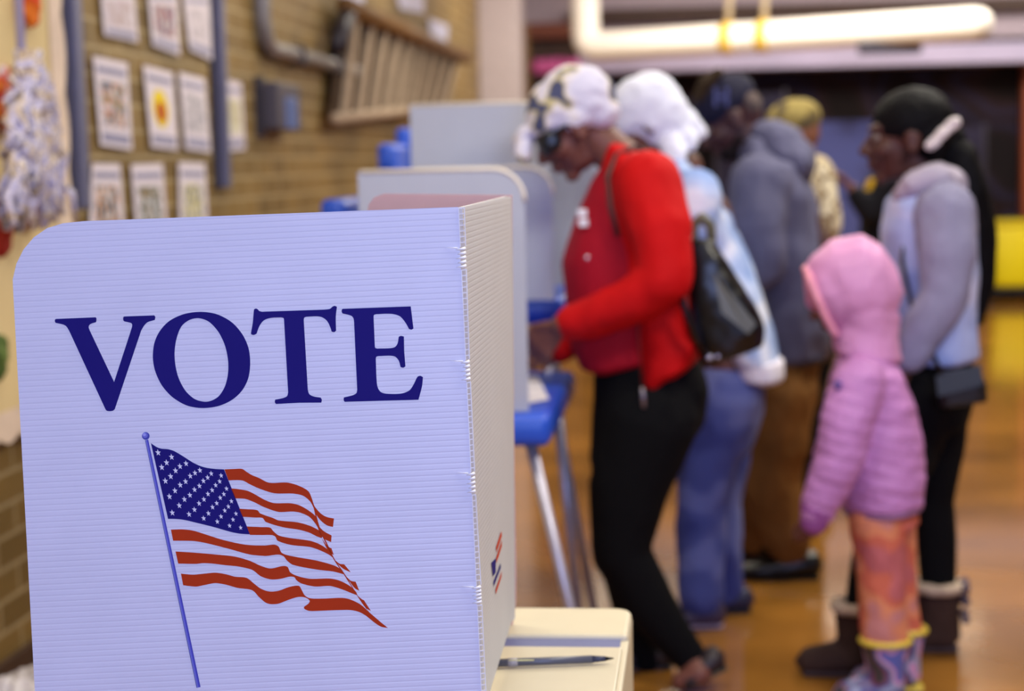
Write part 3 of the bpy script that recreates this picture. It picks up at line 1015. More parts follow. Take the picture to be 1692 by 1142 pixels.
# brown cupboard with pink bundle on its shelf
a, b = P(874, 40, 16.4), P(955, 190, 16.4)
e = empty('shelf_unit', ((a.x + b.x) / 2, 16.6, 0), 'tall dark brown shelf unit beside the pale pillar at the back', 'shelf unit')
box('side_board', (a.x - .06, 16.3, 0), (a.x, 16.95, a.z), mat('tan_side', (150, 116, 70), .6), e)
box('carcass', (a.x, 16.5, 0), (b.x, 16.95, a.z - .12), m_brown, e)
box('header', (a.x, 16.3, a.z - .14), (b.x, 16.95, a.z), mat('rust_wood', (120, 62, 40), .6), e)
box('shelf', (a.x, 16.3, P(900, 128, 16.3).z - .04), (b.x, 16.5, P(900, 128, 16.3).z), m_brown, e)
bb = Blob()
zz_ = P(900, 128, 16.3).z
for k in range(5):
    bb.sph((a.x + .09 + k * .08, 16.38, zz_ + .10), (.085, .09, .085), sub=2)
tag(bb.build('pink_bundle', mat('pink_cloth', (226, 110, 176), .8), None, .012, 2, .012, .06), 'bright pink folded cloth on the brown shelf above the patterned headscarf', 'cloth bundle')
# slate-blue display boards standing at the back
m_slate = patches('slate_blue_board', [(46, 46, 78), (70, 76, 130), (58, 58, 96)], 1.6, .7, .3)
for px0, px1, pyt, Y, lb in ((1316, 1476, 196, 15.2, 'slate blue display board between the grey hoodie and the girl with the ponytail'),
                             (1180, 1300, 150, 16.2, 'slate blue display board behind the man in the navy cap'),
                             (1576, 1630, 205, 16.0, 'dark slate display board right of the ponytail')):
    a, b = P(px0, pyt, Y), P(px1, pyt, Y)
    e = empty('display_board', ((a.x + b.x) / 2, Y, 0), lb, 'display board')
    mm = m_slate if Y < 15.5 else patches('dark_slate_board', [(32, 30, 46), (40, 36, 58), (28, 24, 32)], 1.3, .7, .3)
    box('panel', (a.x + .03, Y, .25), (b.x - .03, Y + .04, a.z - .03), mm, e, .004)
    for x in (a.x, b.x - .03):
        box('upright', (x, Y - .01, 0), (x + .03, Y + .05, a.z), m_steel_d, e)
    box('foot_bar', (a.x - .02, Y - .2, 0), (a.x + .05, Y + .24, .04), m_steel_d, e)
    box('foot_bar', (b.x - .05, Y - .2, 0), (b.x + .02, Y + .24, .04), m_steel_d, e)
# orange-brown door frame at right edge
o = box('door_1', (P(1688, 300, 17.2).x, 17.1, 0), (P(1688, 300, 17.2).x + .1, 17.32, 2.3), mat('rust_frame', (150, 70, 30), .5), None)
tag(o, kind='structure')
# yellow bin
a, b = P(1638, 368, 16.2), P(1740, 368, 16.2)
yb = 16.5
a, b = P(1637, 370, yb), P(1745, 370, yb)
e = empty('storage_bin', ((a.x + b.x) / 2, yb + .3, 0), 'bright yellow storage bin on a black dolly at the right edge', 'bin')
zt2 = P(1660, 369, yb).z
bm = bmesh.new()
add_box(bm, (a.x, yb, .12), (b.x, yb + .5, zt2), .05)
for v in bm.verts:
    k = (v.co.z - .12) / (zt2 - .12)
    v.co.x += (1 - k) * (.03 if v.co.x < (a.x + b.x) / 2 else -.03)
from_bm('bin_body', bm, mat('yellow_plastic', (255, 232, 6), .5, var=.02), e, True)
box('lid', (a.x - .02, yb - .02, zt2 - .02), (b.x + .02, yb + .52, zt2 + .02), mat('yellow_lid', (250, 225, 10), .5), e, .01)
box('dolly', (a.x, yb, .06), (b.x, yb + .5, .12), mat('black_rubber', (24, 22, 24), .6), e, .01)
for x in (a.x + .06, b.x - .06):
    for y in (yb + .06, yb + .44):
        bm = bmesh.new()
        add_tube(bm, [(x - .02, y, .035), (x + .02, y, .035)], .035, 14)
        from_bm('wheel', bm, mat('wheel_rubber', (24, 22, 24), .6), e, True)
#PEOPLE#
# ------------------------------------------------------------------ people
XA, YA, ZA = Vector((1, 0, 0)), Vector((0, 1, 0)), Vector((0, 0, 1))


def skin(name, c):
    return mat(name, c, .5, var=.08, vscale=30, spec=.35)


def head(b, c, f, u, s, k=1.0):
    """c: centre, f: facing, u: up, s: side"""
    ax = (f, s, u)
    def at(x, y, z): return c + (f * x + s * y + u * z) * k
    def e(x, y, z, r, sub=3): b.sph(at(x, y, z), tuple(q * k for q in r), ax, sub)
    e(-.012, 0, .03, (.097, .076, .085))
    e(-.04, 0, .0, (.06, .066, .07))
    e(.035, 0, -.015, (.056, .06, .085))
    e(.03, 0, -.068, (.05, .047, .035))
    e(.07, 0, -.093, (.02, .024, .018))
    b.cap(at(.088, 0, .015), at(.112, 0, -.022), .009 * k, .013 * k)
    for q in (-1, 1):
        e(.1, q * .013, -.028, (.012, .010, .009), 2)
        e(.078, q * .028, .034, (.018, .026, .010), 2)
        e(.06, q * .038, -.022, (.03, .026, .026), 2)
        e(-.005, q * .077, -.004, (.022, .009, .034), 2)
        e(.0, q * .08, -.026, (.012, .009, .014), 2)
    e(.093, 0, -.052, (.014, .025, .007), 2)
    e(.089, 0, -.065, (.014, .021, .008), 2)


def eyes(parent, c, f, u, s, k=1.0, lid=None):
    mw = mat('eye_white', (120, 108, 104), .6, var=0, spec=.1)
    mi = mat('iris_brown', (40, 24, 18), .2, var=0)
    for q in (-1, 1):
        p = c + (f * .0765 + s * .029 * q + u * .010) * k
        bm = bmesh.new()
        g = bmesh.ops.create_icosphere(bm, subdivisions=3, radius=.0125 * k)
        for v in g['verts']: v.co += p
        ey = from_bm('eye', bm, mw, parent, True)
        bm = bmesh.new()
        g = bmesh.ops.create_icosphere(bm, subdivisions=2, radius=.006 * k)
        for v in g['verts']: v.co = v.co + p + f * .0078 * k
        from_bm('iris', bm, mi, ey, True)


def hand(b, w, d, n, t, curl=.6, k=1.0, spread=.12):
    """w wrist, d towards the fingers, n palm side, t thumb side"""
    d, n, t = d.normalized(), n.normalized(), t.normalized()
    b.loft([(w - d * .02 * k, t * .027 * k, n * .021 * k), (w + d * .02 * k, t * .031 * k, n * .019 * k), (w + d * .06 * k, t * .041 * k, n * .016 * k),
            (w + d * .092 * k, t * .040 * k, n * .013 * k)], n=20, dome=.4)
    for i, L in enumerate((.078, .086, .08, .062)):
        o = (.034 - .0232 * i)
        p = w + (d * (.088 - .004 * abs(i - 1)) + t * o) * k
        dirv = (d + t * spread * (1.5 - i) / 1.5).normalized()
        pts, rad = [p], [.0092 * k]
        ang = curl * (.55 + .1 * i)
        for j, q in enumerate((.46, .30, .24)):
            rot = Matrix.Rotation(ang, 3, t.cross(d) * 0 + dirv.cross(n).normalized())
            dirv = (rot @ dirv).normalized()
            if dirv.dot(n) < -.99: pass
            p = p + dirv * L * q * k
            pts.append(p)
            rad.append((.0086, .0078, .0068)[j] * k)
            ang = curl * (.95, .6, .5)[j]
        b.chain(pts, rad)
    p0 = w + (d * .025 + t * .024 + n * .004) * k
    p1 = p0 + (d * .028 + t * .026 + n * .010) * k
    p2 = p1 + (d * .030 + t * .008 + n * (.012 + .008 * curl)) * k
    p3 = p2 + (d * .024 - t * .004 * curl + n * .008 * curl) * k
    b.chain([p0, p1, p2, p3], [.015 * k, .0125 * k, .0105 * k, .009 * k])


def shoe(name, heel, toe, h, w, m, parent, sole=None):
    b = Blob()
    d = (toe - heel)
    L = d.length
    d = d.normalized()
    s = d.cross(ZA).normalized()
    u = s.cross(d).normalized()
    if u.z < 0: u = -u
    b.loft([(heel + u * h * .5, s * w * .72, u * h * .5), (heel + d * L * .18 + u * h * .52, s * w * .85, u * h * .52),
            (heel + d * L * .42 + u * h * .42, s * w * .85, u * h * .42), (heel + d * L * .72 + u * h * .33, s * w, u * h * .33),
            (heel + d * L * .93 + u * h * .24, s * w * .8, u * h * .24)], n=20, dome=.6)
    o = b.build(name, m, parent, .006, 2)
    if sole:
        b = Blob()
        b.loft([(heel + u * .008 - d * .004, s * w * .76, u * .008), (heel + d * L * .3 + u * .008, s * w * .85, u * .008),
                (heel + d * L * .72 + u * .008, s * w * 1.06, u * .008), (heel + d * L * .96 + u * .008, s * w * .8, u * .008)], n=20, dome=.8)
        b.build('sole', sole, o, .005, 1)
    return o


def ring(px, py, Y, a, bb, ang=0, tilt=0):
    c = P(px, py, Y)
    u = XA * cos(R_(ang)) + ZA * sin(R_(ang))
    return (c, u * a, (YA * cos(R_(tilt)) + XA * sin(R_(tilt))) * bb)


def garment(parts, name, m, parent, voxel=.010, smooth=3, folds=.004, fscale=.06, stretch=(1, 1, .6)):
    b = Blob()
    for kind, *a in parts:
        if kind == 'loft': b.loft(a[0], power=a[1] if len(a) > 1 else 2.2)
        elif kind == 'chain': b.chain(a[0], a[1])
        elif kind == 'sph': b.sph(a[0], a[1], a[2] if len(a) > 2 else None)
    return b.build(name, m, parent, voxel, smooth, folds, fscale, stretch)


def frame(face_deg_down, yaw=0, roll=0):
    """facing -X, pitched down by degrees; yaw turns the face towards the camera (-Y)"""
    f = Vector((-cos(R_(face_deg_down)) * cos(R_(yaw)), -cos(R_(face_deg_down)) * sin(R_(yaw)), -sin(R_(face_deg_down))))
    s = f.cross(ZA).normalized()
    u = s.cross(f).normalized()
    return f, u, s


m_black = mat('black_leggings', (9, 9, 12), .9, var=.05, spec=.15)
m_blkleather = mat('black_leather', (13, 12, 12), .3, var=.1, spec=.45)

# ---- woman in red --------------------------------------------------------
Y0 = 4.52
wr = empty('person', (P(1100, 1130, Y0).x, Y0, 0), 'woman in red jacket, black leggings, patterned headscarf and sunglasses, leaning over a booth', 'person')
J = lambda x, y, d=0: P(x, y, Y0 + d)
f, u, s = frame(34, 6)
hc = J(949, 210)
sk = skin('brown_skin', (112, 68, 58))
b = Blob()
head(b, hc, f, u, s, 1.07)
b.chain([J(972, 215), J(1005, 245), J(1035, 275)], [.055, .054, .062])
b.loft([ring(1085, 655, Y0, .13, .15), ring(1055, 560, Y0, .115, .13), ring(1045, 450, Y0, .125, .14), ring(1045, 340, Y0, .11, .15), ring(1045, 275, Y0, .06, .10)])
nsh, nel, nwr = J(1070, 305, -.17), J(1095, 462, -.25), J(926, 538, -.17)
fsh, fel, fwr = J(1055, 300, .17), J(1035, 470, .22), J(905, 578, .03)
b.chain([nsh, nel, nwr], [.055, .042, .027])
b.chain([fsh, fel, fwr], [.055, .042, .027])
hd = (J(880, 585, -.13) - nwr).normalized()
hand(b, nwr, hd, Vector((-.25, .6, -.75)), Vector((-.5, .2, .75)).cross(hd).cross(hd) * -1, .75, 1.0)
hd2 = (J(880, 590, .05) - fwr).normalized()
hand(b, fwr, hd2, Vector((.0, -.1, -1)), Vector((-.1, -1, 0)), .45, 1.0)
nh, nk, na = J(1078, 690, -.09), J(1025, 910, -.10), J(1142, 1092, -.08)
fh, fk, fa = J(1070, 690, .09), J(1030, 905, .10), J(1072, 1092, .10)
b.chain([nh, nk, J(1075, 1000, -.09), na], [.1, .06, .055, .036])
b.chain([fh, fk, J(1050, 1000, .1), fa], [.1, .06, .05, .036])
nt = J(1125, 1165, -.12)
nt.z = .03
ft = Vector((fa.x - .17, fa.y, .025))
b.chain([na, nt + Vector((.05, 0, .02)), nt], [.036, .034, .026])
b.chain([fa, fa + Vector((.02, 0, -.04)), ft], [.036, .034, .026])
body = b.build('body', sk, wr, .0055, 2)
eyes(body, hc, f, u, s, 1.07)
# sunglasses
bb = Blob()
for q in (-1, 1):
    bb.sph(hc + f * .096 + s * .034 * q + u * .006, (.014, .036, .034), (f, s, u))
    bb.cap(hc + f * .088 + s * .062 * q + u * .014, hc + f * -.01 + s * .084 * q + u * .014, .009, .006)
    bb.sph(hc + f * .074 + s * .066 * q + u * .004, (.030, .011, .030), (f, s, u))
bb.cap(hc + f * .104 + s * .02 + u * .012, hc + f * .104 - s * .02 + u * .012, .006)
bb.build('sunglasses', mat('black_lens', (8, 8, 10), .3, var=0), body, .004, 1)
# headscarf
m_scarf = patches('patterned_scarf', [(212, 210, 232), (214, 212, 234), (220, 216, 232), (226, 220, 226), (224, 218, 228), (196, 184, 140), (76, 80, 112)], 12, .75, .02)
bb = Blob()
bb.sph(hc - f * .012 + u * .062, (.112, .092, .085), (f, s, u))
bb.sph(hc - f * .05 + u * .025, (.082, .086, .082), (f, s, u))
bb.sph(hc - f * .035 + u * .03, (.098, .09, .07), (f, s, u))
bb.sph(hc - f * .07 - u * .002, (.062, .084, .062), (f, s, u))
bb.sph(hc - f * .022 + u * .014 + s * .062, (.05, .036, .036), (f, s, u))
bb.sph(hc - f * .022 + u * .014 - s * .062, (.05, .036, .036), (f, s, u))
bb.sph(J(953, 160), (.104, .100, .086))
bb.sph(J(972, 178), (.070, .097, .046))
bb.loft([(hc + f * .012 + u * .036, f * .1, s * .085), (hc + f * .005 + u * .07, f * .104, s * .088)], dome=.2)
bb.sph(hc + f * .118 + u * .062, (.022, .035, .022), (f, s, u))
bb.cap(hc + f * .118 + u * .062, hc + f * .15 - s * .02 + u * .02, .02, .026)
bb.cap(hc + f * .12 + u * .066, hc + f * .145 + s * .03 + u * .045, .018, .022)
bb.build('headscarf', m_scarf, body, .007, 2, .004, .04, (1, 1, 2))
# shirt, jacket
m_jacket = mat('red_jacket', (196, 5, 10), .75, var=.08, vscale=8, sheen=.0)
m_shirt = mat('crimson_shirt', (160, 10, 34), .75, var=.05)
garment([('loft', [ring(1028, 598, Y0, .112, .17, 8), ring(1022, 560, Y0, .130, .17, 6), ring(1022, 490, Y0, .142, .165), ring(1016, 430, Y0, .142, .165), ring(1022, 360, Y0, .112, .16),
                   ring(1030, 300, Y0, .085, .14), ring(1038, 262, Y0, .06, .1)])], 'shirt', m_shirt, body, .010, 3, .004, .07)
jk = garment([('loft', [ring(1112, 606, Y0, .085, .205, 26), ring(1104, 560, Y0, .10, .205, 18), ring(1088, 490, Y0, .098, .20, 6), ring(1078, 420, Y0, .105, .19),
                   ring(1068, 350, Y0, .118, .20, -8), ring(1062, 300, Y0, .115, .19, -22), ring(1052, 262, Y0, .085, .14, -30), ring(1040, 248, Y0, .05, .09, -30)]),
         ('loft', [ring(1108, 580, Y0 - .14, .082, .07, 22), ring(1106, 612, Y0 - .15, .074, .05, 28), ring(1092, 634, Y0 - .15, .040, .03, 38), ring(1078, 648, Y0 - .15, .012, .02, 38)][::-1]),
         ('chain', [J(1072, 300, -.16), J(1092, 380, -.21), J(1102, 458, -.245), J(1040, 500, -.22), J(970, 528, -.18), J(946, 532, -.17)], [.085, .084, .068, .062, .055, .048]),
         ('chain', [fsh, fel, J(925, 572, .05)], [.08, .066, .048])], 'jacket', m_jacket, body, .010, 3, .007, .075)
zp = tube('zipper', [J(1046, 300, -.205), J(1052, 420, -.2), J(1056, 560, -.2), J(1062, 640, -.19)], .003, mat('zip_tape', (110, 8, 14), .6), jk, 8)
tube('zip_pull', [J(1061, 640, -.2), J(1063, 656, -.2), J(1064, 674, -.2)], [.004, .006, .006], mat('zip_steel', (150, 140, 150), .3, metal=.7), jk, 8)
bm = bmesh.new()
g = bmesh.ops.create_icosphere(bm, subdivisions=2, radius=.009)
pp_ = J(972, 426, -.145)
for v in g['verts']: v.co += pp_
from_bm('snap_button', bm, mat('snap', (225, 215, 230), .2, metal=.6), jk, True)
# white letters on the chest
for k, (x, y) in enumerate(((958, 352), (960, 368))):
    bm = bmesh.new()
    add_box(bm, (-.012, -.004, -.010), (.012, .004, .010), .002)
    p = J(x + 4, y, -.13)
    for v in bm.verts: v.co += p
    from_bm('white_print', bm, m_star, jk)
# leggings
garment([('loft', [ring(1066, 600, Y0, .14, .165, 10), ring(1076, 650, Y0, .155, .175, 5), ring(1070, 700, Y0, .15, .18), ring(1050, 760, Y0, .125, .17)]),
         ('chain', [nh, J(1040, 800, -.09), nk, J(1073, 1000, -.09), J(1125, 1070, -.08), J(1144, 1092, -.08)], [.125, .108, .080, .070, .05, .045]),
         ('chain', [fh, J(1038, 800, .09), fk, J(1050, 1000, .1), J(1068, 1090, .1)], [.125, .105, .078, .066, .048])], 'leggings', m_black, body, .010, 3, .003, .07)
m_shoe = mat('dark_shoe', (40, 28, 34), .5)
shoe('shoe', na + Vector((.085, .0, -.02)), nt + Vector((-.0, 0, -.02)), .07, .045, m_shoe, body, m_blkleather)
hh = Vector((fa.x + .06, fa.y, .0))
shoe('shoe', hh, ft + Vector((-.03, 0, -.025)), .075, .045, m_shoe, body, m_blkleather)
# tote bag
tb = empty('tote_bag', J(1195, 600, -.12), 'black leather tote bag hanging behind the elbow of the woman in red', 'bag')
bb = Blob()
def tr(px, py, a, bb_, ang): return ring(px, py, Y0 - .17, a, bb_ * .75, ang)
bb.loft([tr(1213, 588, .080, .055, 18), tr(1207, 560, .092, .07, 16), tr(1196, 520, .084, .075, 14), tr(1180, 470, .066, .07, 8), tr(1166, 425, .046, .055, 4), tr(1157, 396, .034, .04, 0)], power=3, dome=.15)
tbody = bb.build('bag_body', m_blkleather, tb, .008, 2, .004, .07)
m_ol = mat('olive_leather', (84, 80, 56), .35, var=.1)
quadslab('side_panel', [J(1178, 448, -.222), J(1196, 470, -.226), J(1250, 535, -.224), J(1236, 552, -.228), J(1192, 516, -.23)], .006, m_ol, tbody, (0, -1, 0))
bb = Blob()
bb.chain([J(1146, 398, -.15), J(1146, 372, -.15), J(1160, 358, -.15), J(1174, 372, -.15), J(1176, 400, -.15)], [.013] * 5)
bb.build('handle', m_ol, tb, .006, 2)
tube('strap', [J(1150, 385, -.2), J(1128, 420, -.26), J(1128, 500, -.26), J(1150, 560, -.24), J(1172, 590, -.2)], .009, m_blkleather, tb, 8)
tube('shoulder_strap', [J(1090, 258, -.09), J(1050, 243, -.10), J(1018, 256, -.12), J(1004, 290, -.17), J(1008, 340, -.19), J(1022, 390, -.2)], .007, mat('dark_red_strap', (60, 22, 24), .6), wr, 8)
for x, y in ((1172, 590), (1186, 588)):
    bm = bmesh.new()
    g = bmesh.ops.create_icosphere(bm, subdivisions=2, radius=.010)
    p = J(x, y, -.205)
    for v in g['verts']: v.co += p
    from_bm('clasp', bm, mat('clasp_steel', (200, 200, 225), .2, metal=.6), tb, True)

# ---- woman in white headscarf -------------------------------------------
Y1 = 5.12
J = lambda x, y, d=0: P(x, y, Y1 + d)
ws = empty('person', (P(1170, 1040, Y1).x, Y1, 0), 'woman in white headscarf, pale blue denim shirt and jeans, bending behind the woman in red', 'person')
f, u, s = frame(30, 0)
hc = J(1068, 205)
b = Blob()
head(b, hc, f, u, s)
b.chain([J(1085, 225), J(1110, 255), J(1130, 280)], [.055, .054, .06])
b.loft([ring(1205, 610, Y1, .12, .15), ring(1180, 520, Y1, .11, .13), ring(1160, 420, Y1, .12, .14), ring(1145, 340, Y1, .11, .15), ring(1132, 285, Y1, .06, .1)])
nsh, nel, nwr = J(1150, 320, -.17), J(1130, 470, -.2), J(1010, 520, -.16)
fsh, fel, fwr = J(1140, 320, .17), J(1110, 470, .22), J(1000, 520, .1)
for a_, e_, w_ in ((nsh, nel, nwr), (fsh, fel, fwr)):
    b.chain([a_, e_, w_], [.05, .04, .027])
    hand(b, w_, (w_ - e_), Vector((0, 0, -1)), Vector((0, 1 if a_ is nsh else -1, 0)), .6)
nh, nk, na = J(1200, 650, -.08), J(1160, 830, -.08), J(1158, 1005, -.08)
fh, fk, fa = J(1200, 650, .1), J(1188, 830, .10), J(1200, 1000, .1)
b.chain([nh, nk, na], [.09, .055, .036])
b.chain([fh, fk, fa], [.09, .055, .036])
body = b.build('body', skin('deep_brown_skin', (92, 56, 46)), ws, .0065, 2)
eyes(body, hc, f, u, s)
m_whsc = mat('white_headscarf', (228, 232, 250), .75, var=.03)
bb = Blob()
bb.sph(hc - f * .02 + u * .045, (.118, .098, .100), (f, s, u))
bb.sph(hc - f * .04 + u * .0, (.098, .094, .1), (f, s, u))
bb.chain([J(1108, 190), J(1135, 200), J(1153, 218)], [.045, .04, .03])
bb.chain([J(1120, 215, -.02), J(1138, 232, -.04), J(1142, 240, -.05)], [.035, .03, .02])
bb.chain([J(1108, 235, -.05), J(1116, 255, -.08), J(1112, 275, -.1)], [.036, .034, .022])
bb.build('headscarf', m_whsc, body, .008, 2, .006, .05)
m_den = patches('faded_denim_shirt', [(136, 162, 216), (164, 186, 230), (190, 206, 240), (226, 232, 250)], 9, .8, .1)
garment([('loft', [ring(1245, 598, Y1, .075, .19, -4), ring(1222, 540, Y1, .105, .19, -8), ring(1195, 470, Y1, .12, .18, -14), ring(1172, 400, Y1, .120, .17, -18), ring(1150, 330, Y1, .115, .19, -26),
                   ring(1132, 280, Y1, .08, .15, -34), ring(1120, 256, Y1, .05, .09, -34)]),
         ('chain', [nsh, nel, J(1020, 515, -.16)], [.075, .062, .045]), ('chain', [fsh, fel, J(1010, 515, .1)], [.075, .062, .045])], 'shirt', m_den, body, .010, 3, .007, .08)
garment([('loft', [ring(1252, 622, Y1, .078, .185, -4), ring(1248, 590, Y1, .082, .185, -4)])], 'undershirt', mat('white_hem', (226, 222, 236), .8), body, .010, 2, .005, .08)
m_jean = patches('blue_jeans', [(66, 74, 134), (82, 92, 152), (112, 122, 176)], 7, .8, .14)
garment([('loft', [ring(1200, 620, Y1, .115, .16, -4), ring(1196, 680, Y1, .118, .165), ring(1185, 740, Y1, .105, .16)]),
         ('chain', [nh, J(1170, 760, -.08), nk, J(1158, 930, -.08), J(1158, 984, -.08)], [.11, .092, .078, .075, .068]),
         ('chain', [fh, J(1195, 760, .1), fk, J(1196, 930, .1), J(1200, 978, .1)], [.105, .085, .068, .06, .056])], 'jeans', m_jean, body, .010, 3, .006, .07)
yf = Y1 - .08
shoe('shoe', Vector((na.x + .06, yf, 0)), Vector((na.x - .13, yf, 0)), .085, .048, mat('violet_trainer', (64, 50, 74), .5), body, mat('trainer_sole', (170, 150, 170), .6))
shoe('shoe', Vector((fa.x + .07, Y1 + .1, 0)), Vector((fa.x - .12, Y1 + .1, 0)), .08, .048, mat('navy_trainer', (36, 34, 62), .5), body, m_blkleather)

# ---- man in navy cap ------------------------------------------------------
Y2 = 5.75
J = lambda x, y, d=0: P(x, y, Y2 + d)
mn = empty('person', (P(1280, 960, Y2).x, Y2, 0), 'bearded man in navy cap, blue grey hoodie and loose brown trousers standing at the booths', 'person')
f, u, s = frame(34, 4)
hc = J(1208, 196)
b = Blob()
head(b, hc, f, u, s, 1.08)
b.chain([J(1222, 205), J(1240, 235), J(1262, 262)], [.062, .062, .07])
b.loft([ring(1310, 590, Y2, .13, .16), ring(1305, 500, Y2, .13, .15), ring(1300, 400, Y2, .13, .16), ring(1285, 320, Y2, .12, .18), ring(1262, 262, Y2, .07, .11)])
nsh, nel, nwr = J(1255, 305, -.2), J(1262, 440, -.25), J(1165, 480, -.18)
fsh, fel, fwr = J(1255, 300, .2), J(1225, 420, .22), J(1150, 470, .12)
for a_, e_, w_ in ((nsh, nel, nwr), (fsh, fel, fwr)):
    b.chain([a_, e_, w_], [.055, .045, .03])
    hand(b, w_, (w_ - e_), Vector((0, 0, -1)), Vector((0, 1 if a_ is nsh else -1, 0)), .6, 1.08)
nh, nk, na = J(1285, 640, -.1), J(1270, 790, -.1), J(1300, 925, -.1)
fh, fk, fa = J(1270, 640, .12), J(1250, 780, .14), J(1245, 895, .18)
b.chain([nh, nk, na], [.1, .06, .04])
b.chain([fh, fk, fa], [.1, .06, .04])
body = b.build('body', skin('dark_skin', (68, 40, 42)), mn, .0065, 2)
eyes(body, hc, f, u, s, 1.08)
m_cap = mat('navy_cap', (24, 24, 48), .7)
bb = Blob()
bb.sph(hc - f * .012 + u * .06, (.114, .094, .085), (f, s, u))
bb.loft([(hc - f * .01 + u * .035, f * .112, s * .093), (hc - f * .01 + u * .06, f * .114, s * .095)], dome=.2)
cp = bb.build('cap', m_cap, body, .007, 2)
bb = Blob()
bb.chain([J(1186, 122), J(1168, 138), J(1158, 165), J(1152, 192)], [.022, .03, .03, .018])
bb.chain([J(1186, 122, -.05), J(1170, 140, -.05), J(1160, 165, -.05)], [.018, .024, .02])
bb.build('brim', mat('brown_brim', (46, 32, 18), .8), cp, .005, 1)
lp = hc - f * .01 + u * .075 - s * 0 + YA * -.098
for dx, dz, sz in ((-.018, 0, (.006, .004, .03)), (.018, 0, (.006, .004, .03)), (0, 0, (.02, .004, .006))):
    bm = bmesh.new()
    add_box(bm, (-sz[0], -sz[1], -sz[2]), sz, .001)
    for v in bm.verts: v.co += lp + XA * dx
    from_bm('cap_emblem', bm, mat('emblem_blue', (70, 74, 130), .6), cp)
bb = Blob()
bb.sph(hc - f * .072 + u * .012, (.045, .080, .055), (f, s, u))
bb.build('hair', mat('grey_hair', (96, 84, 82), .9, bump=.6, bscale=150), body, .007, 1, .005, .02)
bb = Blob()
bb.sph(hc + f * .055 - u * .085, (.048, .05, .04), (f, s, u))
bb.sph(hc + f * .02 - u * .07, (.05, .066, .03), (f, s, u))
bb.build('beard', mat('dark_beard', (30, 22, 24), .9, bump=.6, bscale=150), body, .007, 1, .004, .02)
m_hood = mat('blue_grey_hoodie', (92, 92, 118), .9, var=.14, vscale=5)
garment([('loft', [ring(1303, 588, Y2, .125, .20, 0), ring(1304, 540, Y2, .135, .21, 0), ring(1303, 460, Y2, .128, .20), ring(1298, 390, Y2, .125, .20, -5), ring(1286, 320, Y2, .125, .22, -12),
                   ring(1275, 265, Y2, .11, .19, -18), ring(1262, 236, Y2, .08, .12, -20)]),
         ('chain', [nsh, J(1250, 370, -.25), nel, J(1175, 478, -.18)], [.1, .09, .078, .055]), ('chain', [fsh, fel, J(1160, 470, .12)], [.095, .075, .055])], 'hoodie', m_hood, body, .010, 3, .018, .11)
bb = Blob()
bb.loft([ring(1296, 285, Y2, .075, .15, -24), ring(1290, 252, Y2, .105, .155, -22), ring(1284, 226, Y2, .105, .13, -18), ring(1284, 208, Y2, .075, .10, -12)], dome=.3)
bb.sph(J(1318, 268, -.05), (.06, .12, .085))
bb.build('hood', m_hood, body, .010, 3, .010, .07)
garment([('loft', [ring(1304, 592, Y2, .124, .195, 0), ring(1304, 582, Y2, .130, .205, 0)])], 'hoodie_hem', mat('dark_hem', (66, 64, 84), .9), body, .009, 1, .003, .08)
m_tr = mat('brown_trousers', (118, 80, 38), .8, var=.2, vscale=7)
garment([('loft', [ring(1290, 590, Y2, .13, .17), ring(1288, 650, Y2, .13, .175), ring(1278, 720, Y2, .12, .17)]),
         ('chain', [nh, J(1282, 730, -.1), nk, J(1285, 850, -.1), J(1303, 888, -.1), J(1308, 905, -.1)], [.125, .11, .1, .092, .084, .072]),
         ('chain', [fh, J(1255, 730, .12), fk, J(1243, 850, .16), J(1243, 885, .18)], [.12, .1, .088, .078, .07])], 'trousers', m_tr, body, .011, 3, .012, .08)
shoe('shoe', Vector((na.x + .10, Y2 - .1, 0)), Vector((na.x - .17, Y2 - .1, 0)), .095, .055, m_blkleather, body, m_blkleather)
fa2 = fa.copy()
shoe('shoe', Vector((fa.x + .08, fa.y, 0)), Vector((fa.x - .17, fa.y, 0)), .1, .055, m_blkleather, body, m_blkleather)

# ---- person in camouflage jacket beyond the man ---------------------------
Y3 = 6.7
J = lambda x, y, d=0: P(x, y, Y3 + d)
cm = empty('person', (P(1330, 850, Y3).x, Y3, 0), 'person in pale camouflage cap and jacket mostly hidden beyond the man in the hoodie', 'person')
m_camo = patches('camouflage', [(176, 160, 130), (200, 186, 156), (120, 96, 70), (214, 204, 178)], 14, .85, .03)
f, u, s = frame(15, 0)
hc = J(1312, 222)
b = Blob()
head(b, hc, f, u, s)
b.chain([J(1318, 230), J(1325, 262)], [.055, .06])
b.loft([ring(1330, 560, Y3, .11, .15), ring(1328, 400, Y3, .11, .14), ring(1326, 280, Y3, .07, .12)])
nsh, nel, nwr = J(1345, 290, -.18), J(1360, 385, -.2), J(1345, 450, -.22)
b.chain([nsh, nel, nwr], [.05, .04, .028])
hand(b, nwr, nwr - nel, Vector((0, 1, 0)), Vector((-1, 0, 0)), .4)
fsh, fel, fwr = J(1320, 290, .18), J(1310, 385, .2), J(1250, 430, .15)
b.chain([fsh, fel, fwr], [.05, .04, .028])
hand(b, fwr, fwr - fel, Vector((0, 0, -1)), Vector((0, -1, 0)), .4)
for q, x in ((-.1, 1335), (.1, 1325)):
    h_ = J(x, 560, q)
    a_ = Vector((J(x, 600, q).x, Y3 + q, .08))
    b.chain([h_, (h_ + a_) / 2 + Vector((-.03, 0, 0)), a_], [.08, .055, .04])
body = b.build('body', skin('tan_skin', (120, 78, 62)), cm, .008, 2)
bb = Blob()
bb.sph(hc - f * .01 + u * .055, (.112, .092, .082), (f, s, u))
bb.loft([(hc + f * .07 + u * .04, s * .07, u * .007), (hc + f * .17 + u * .02, s * .05, u * .006)], dome=.5)
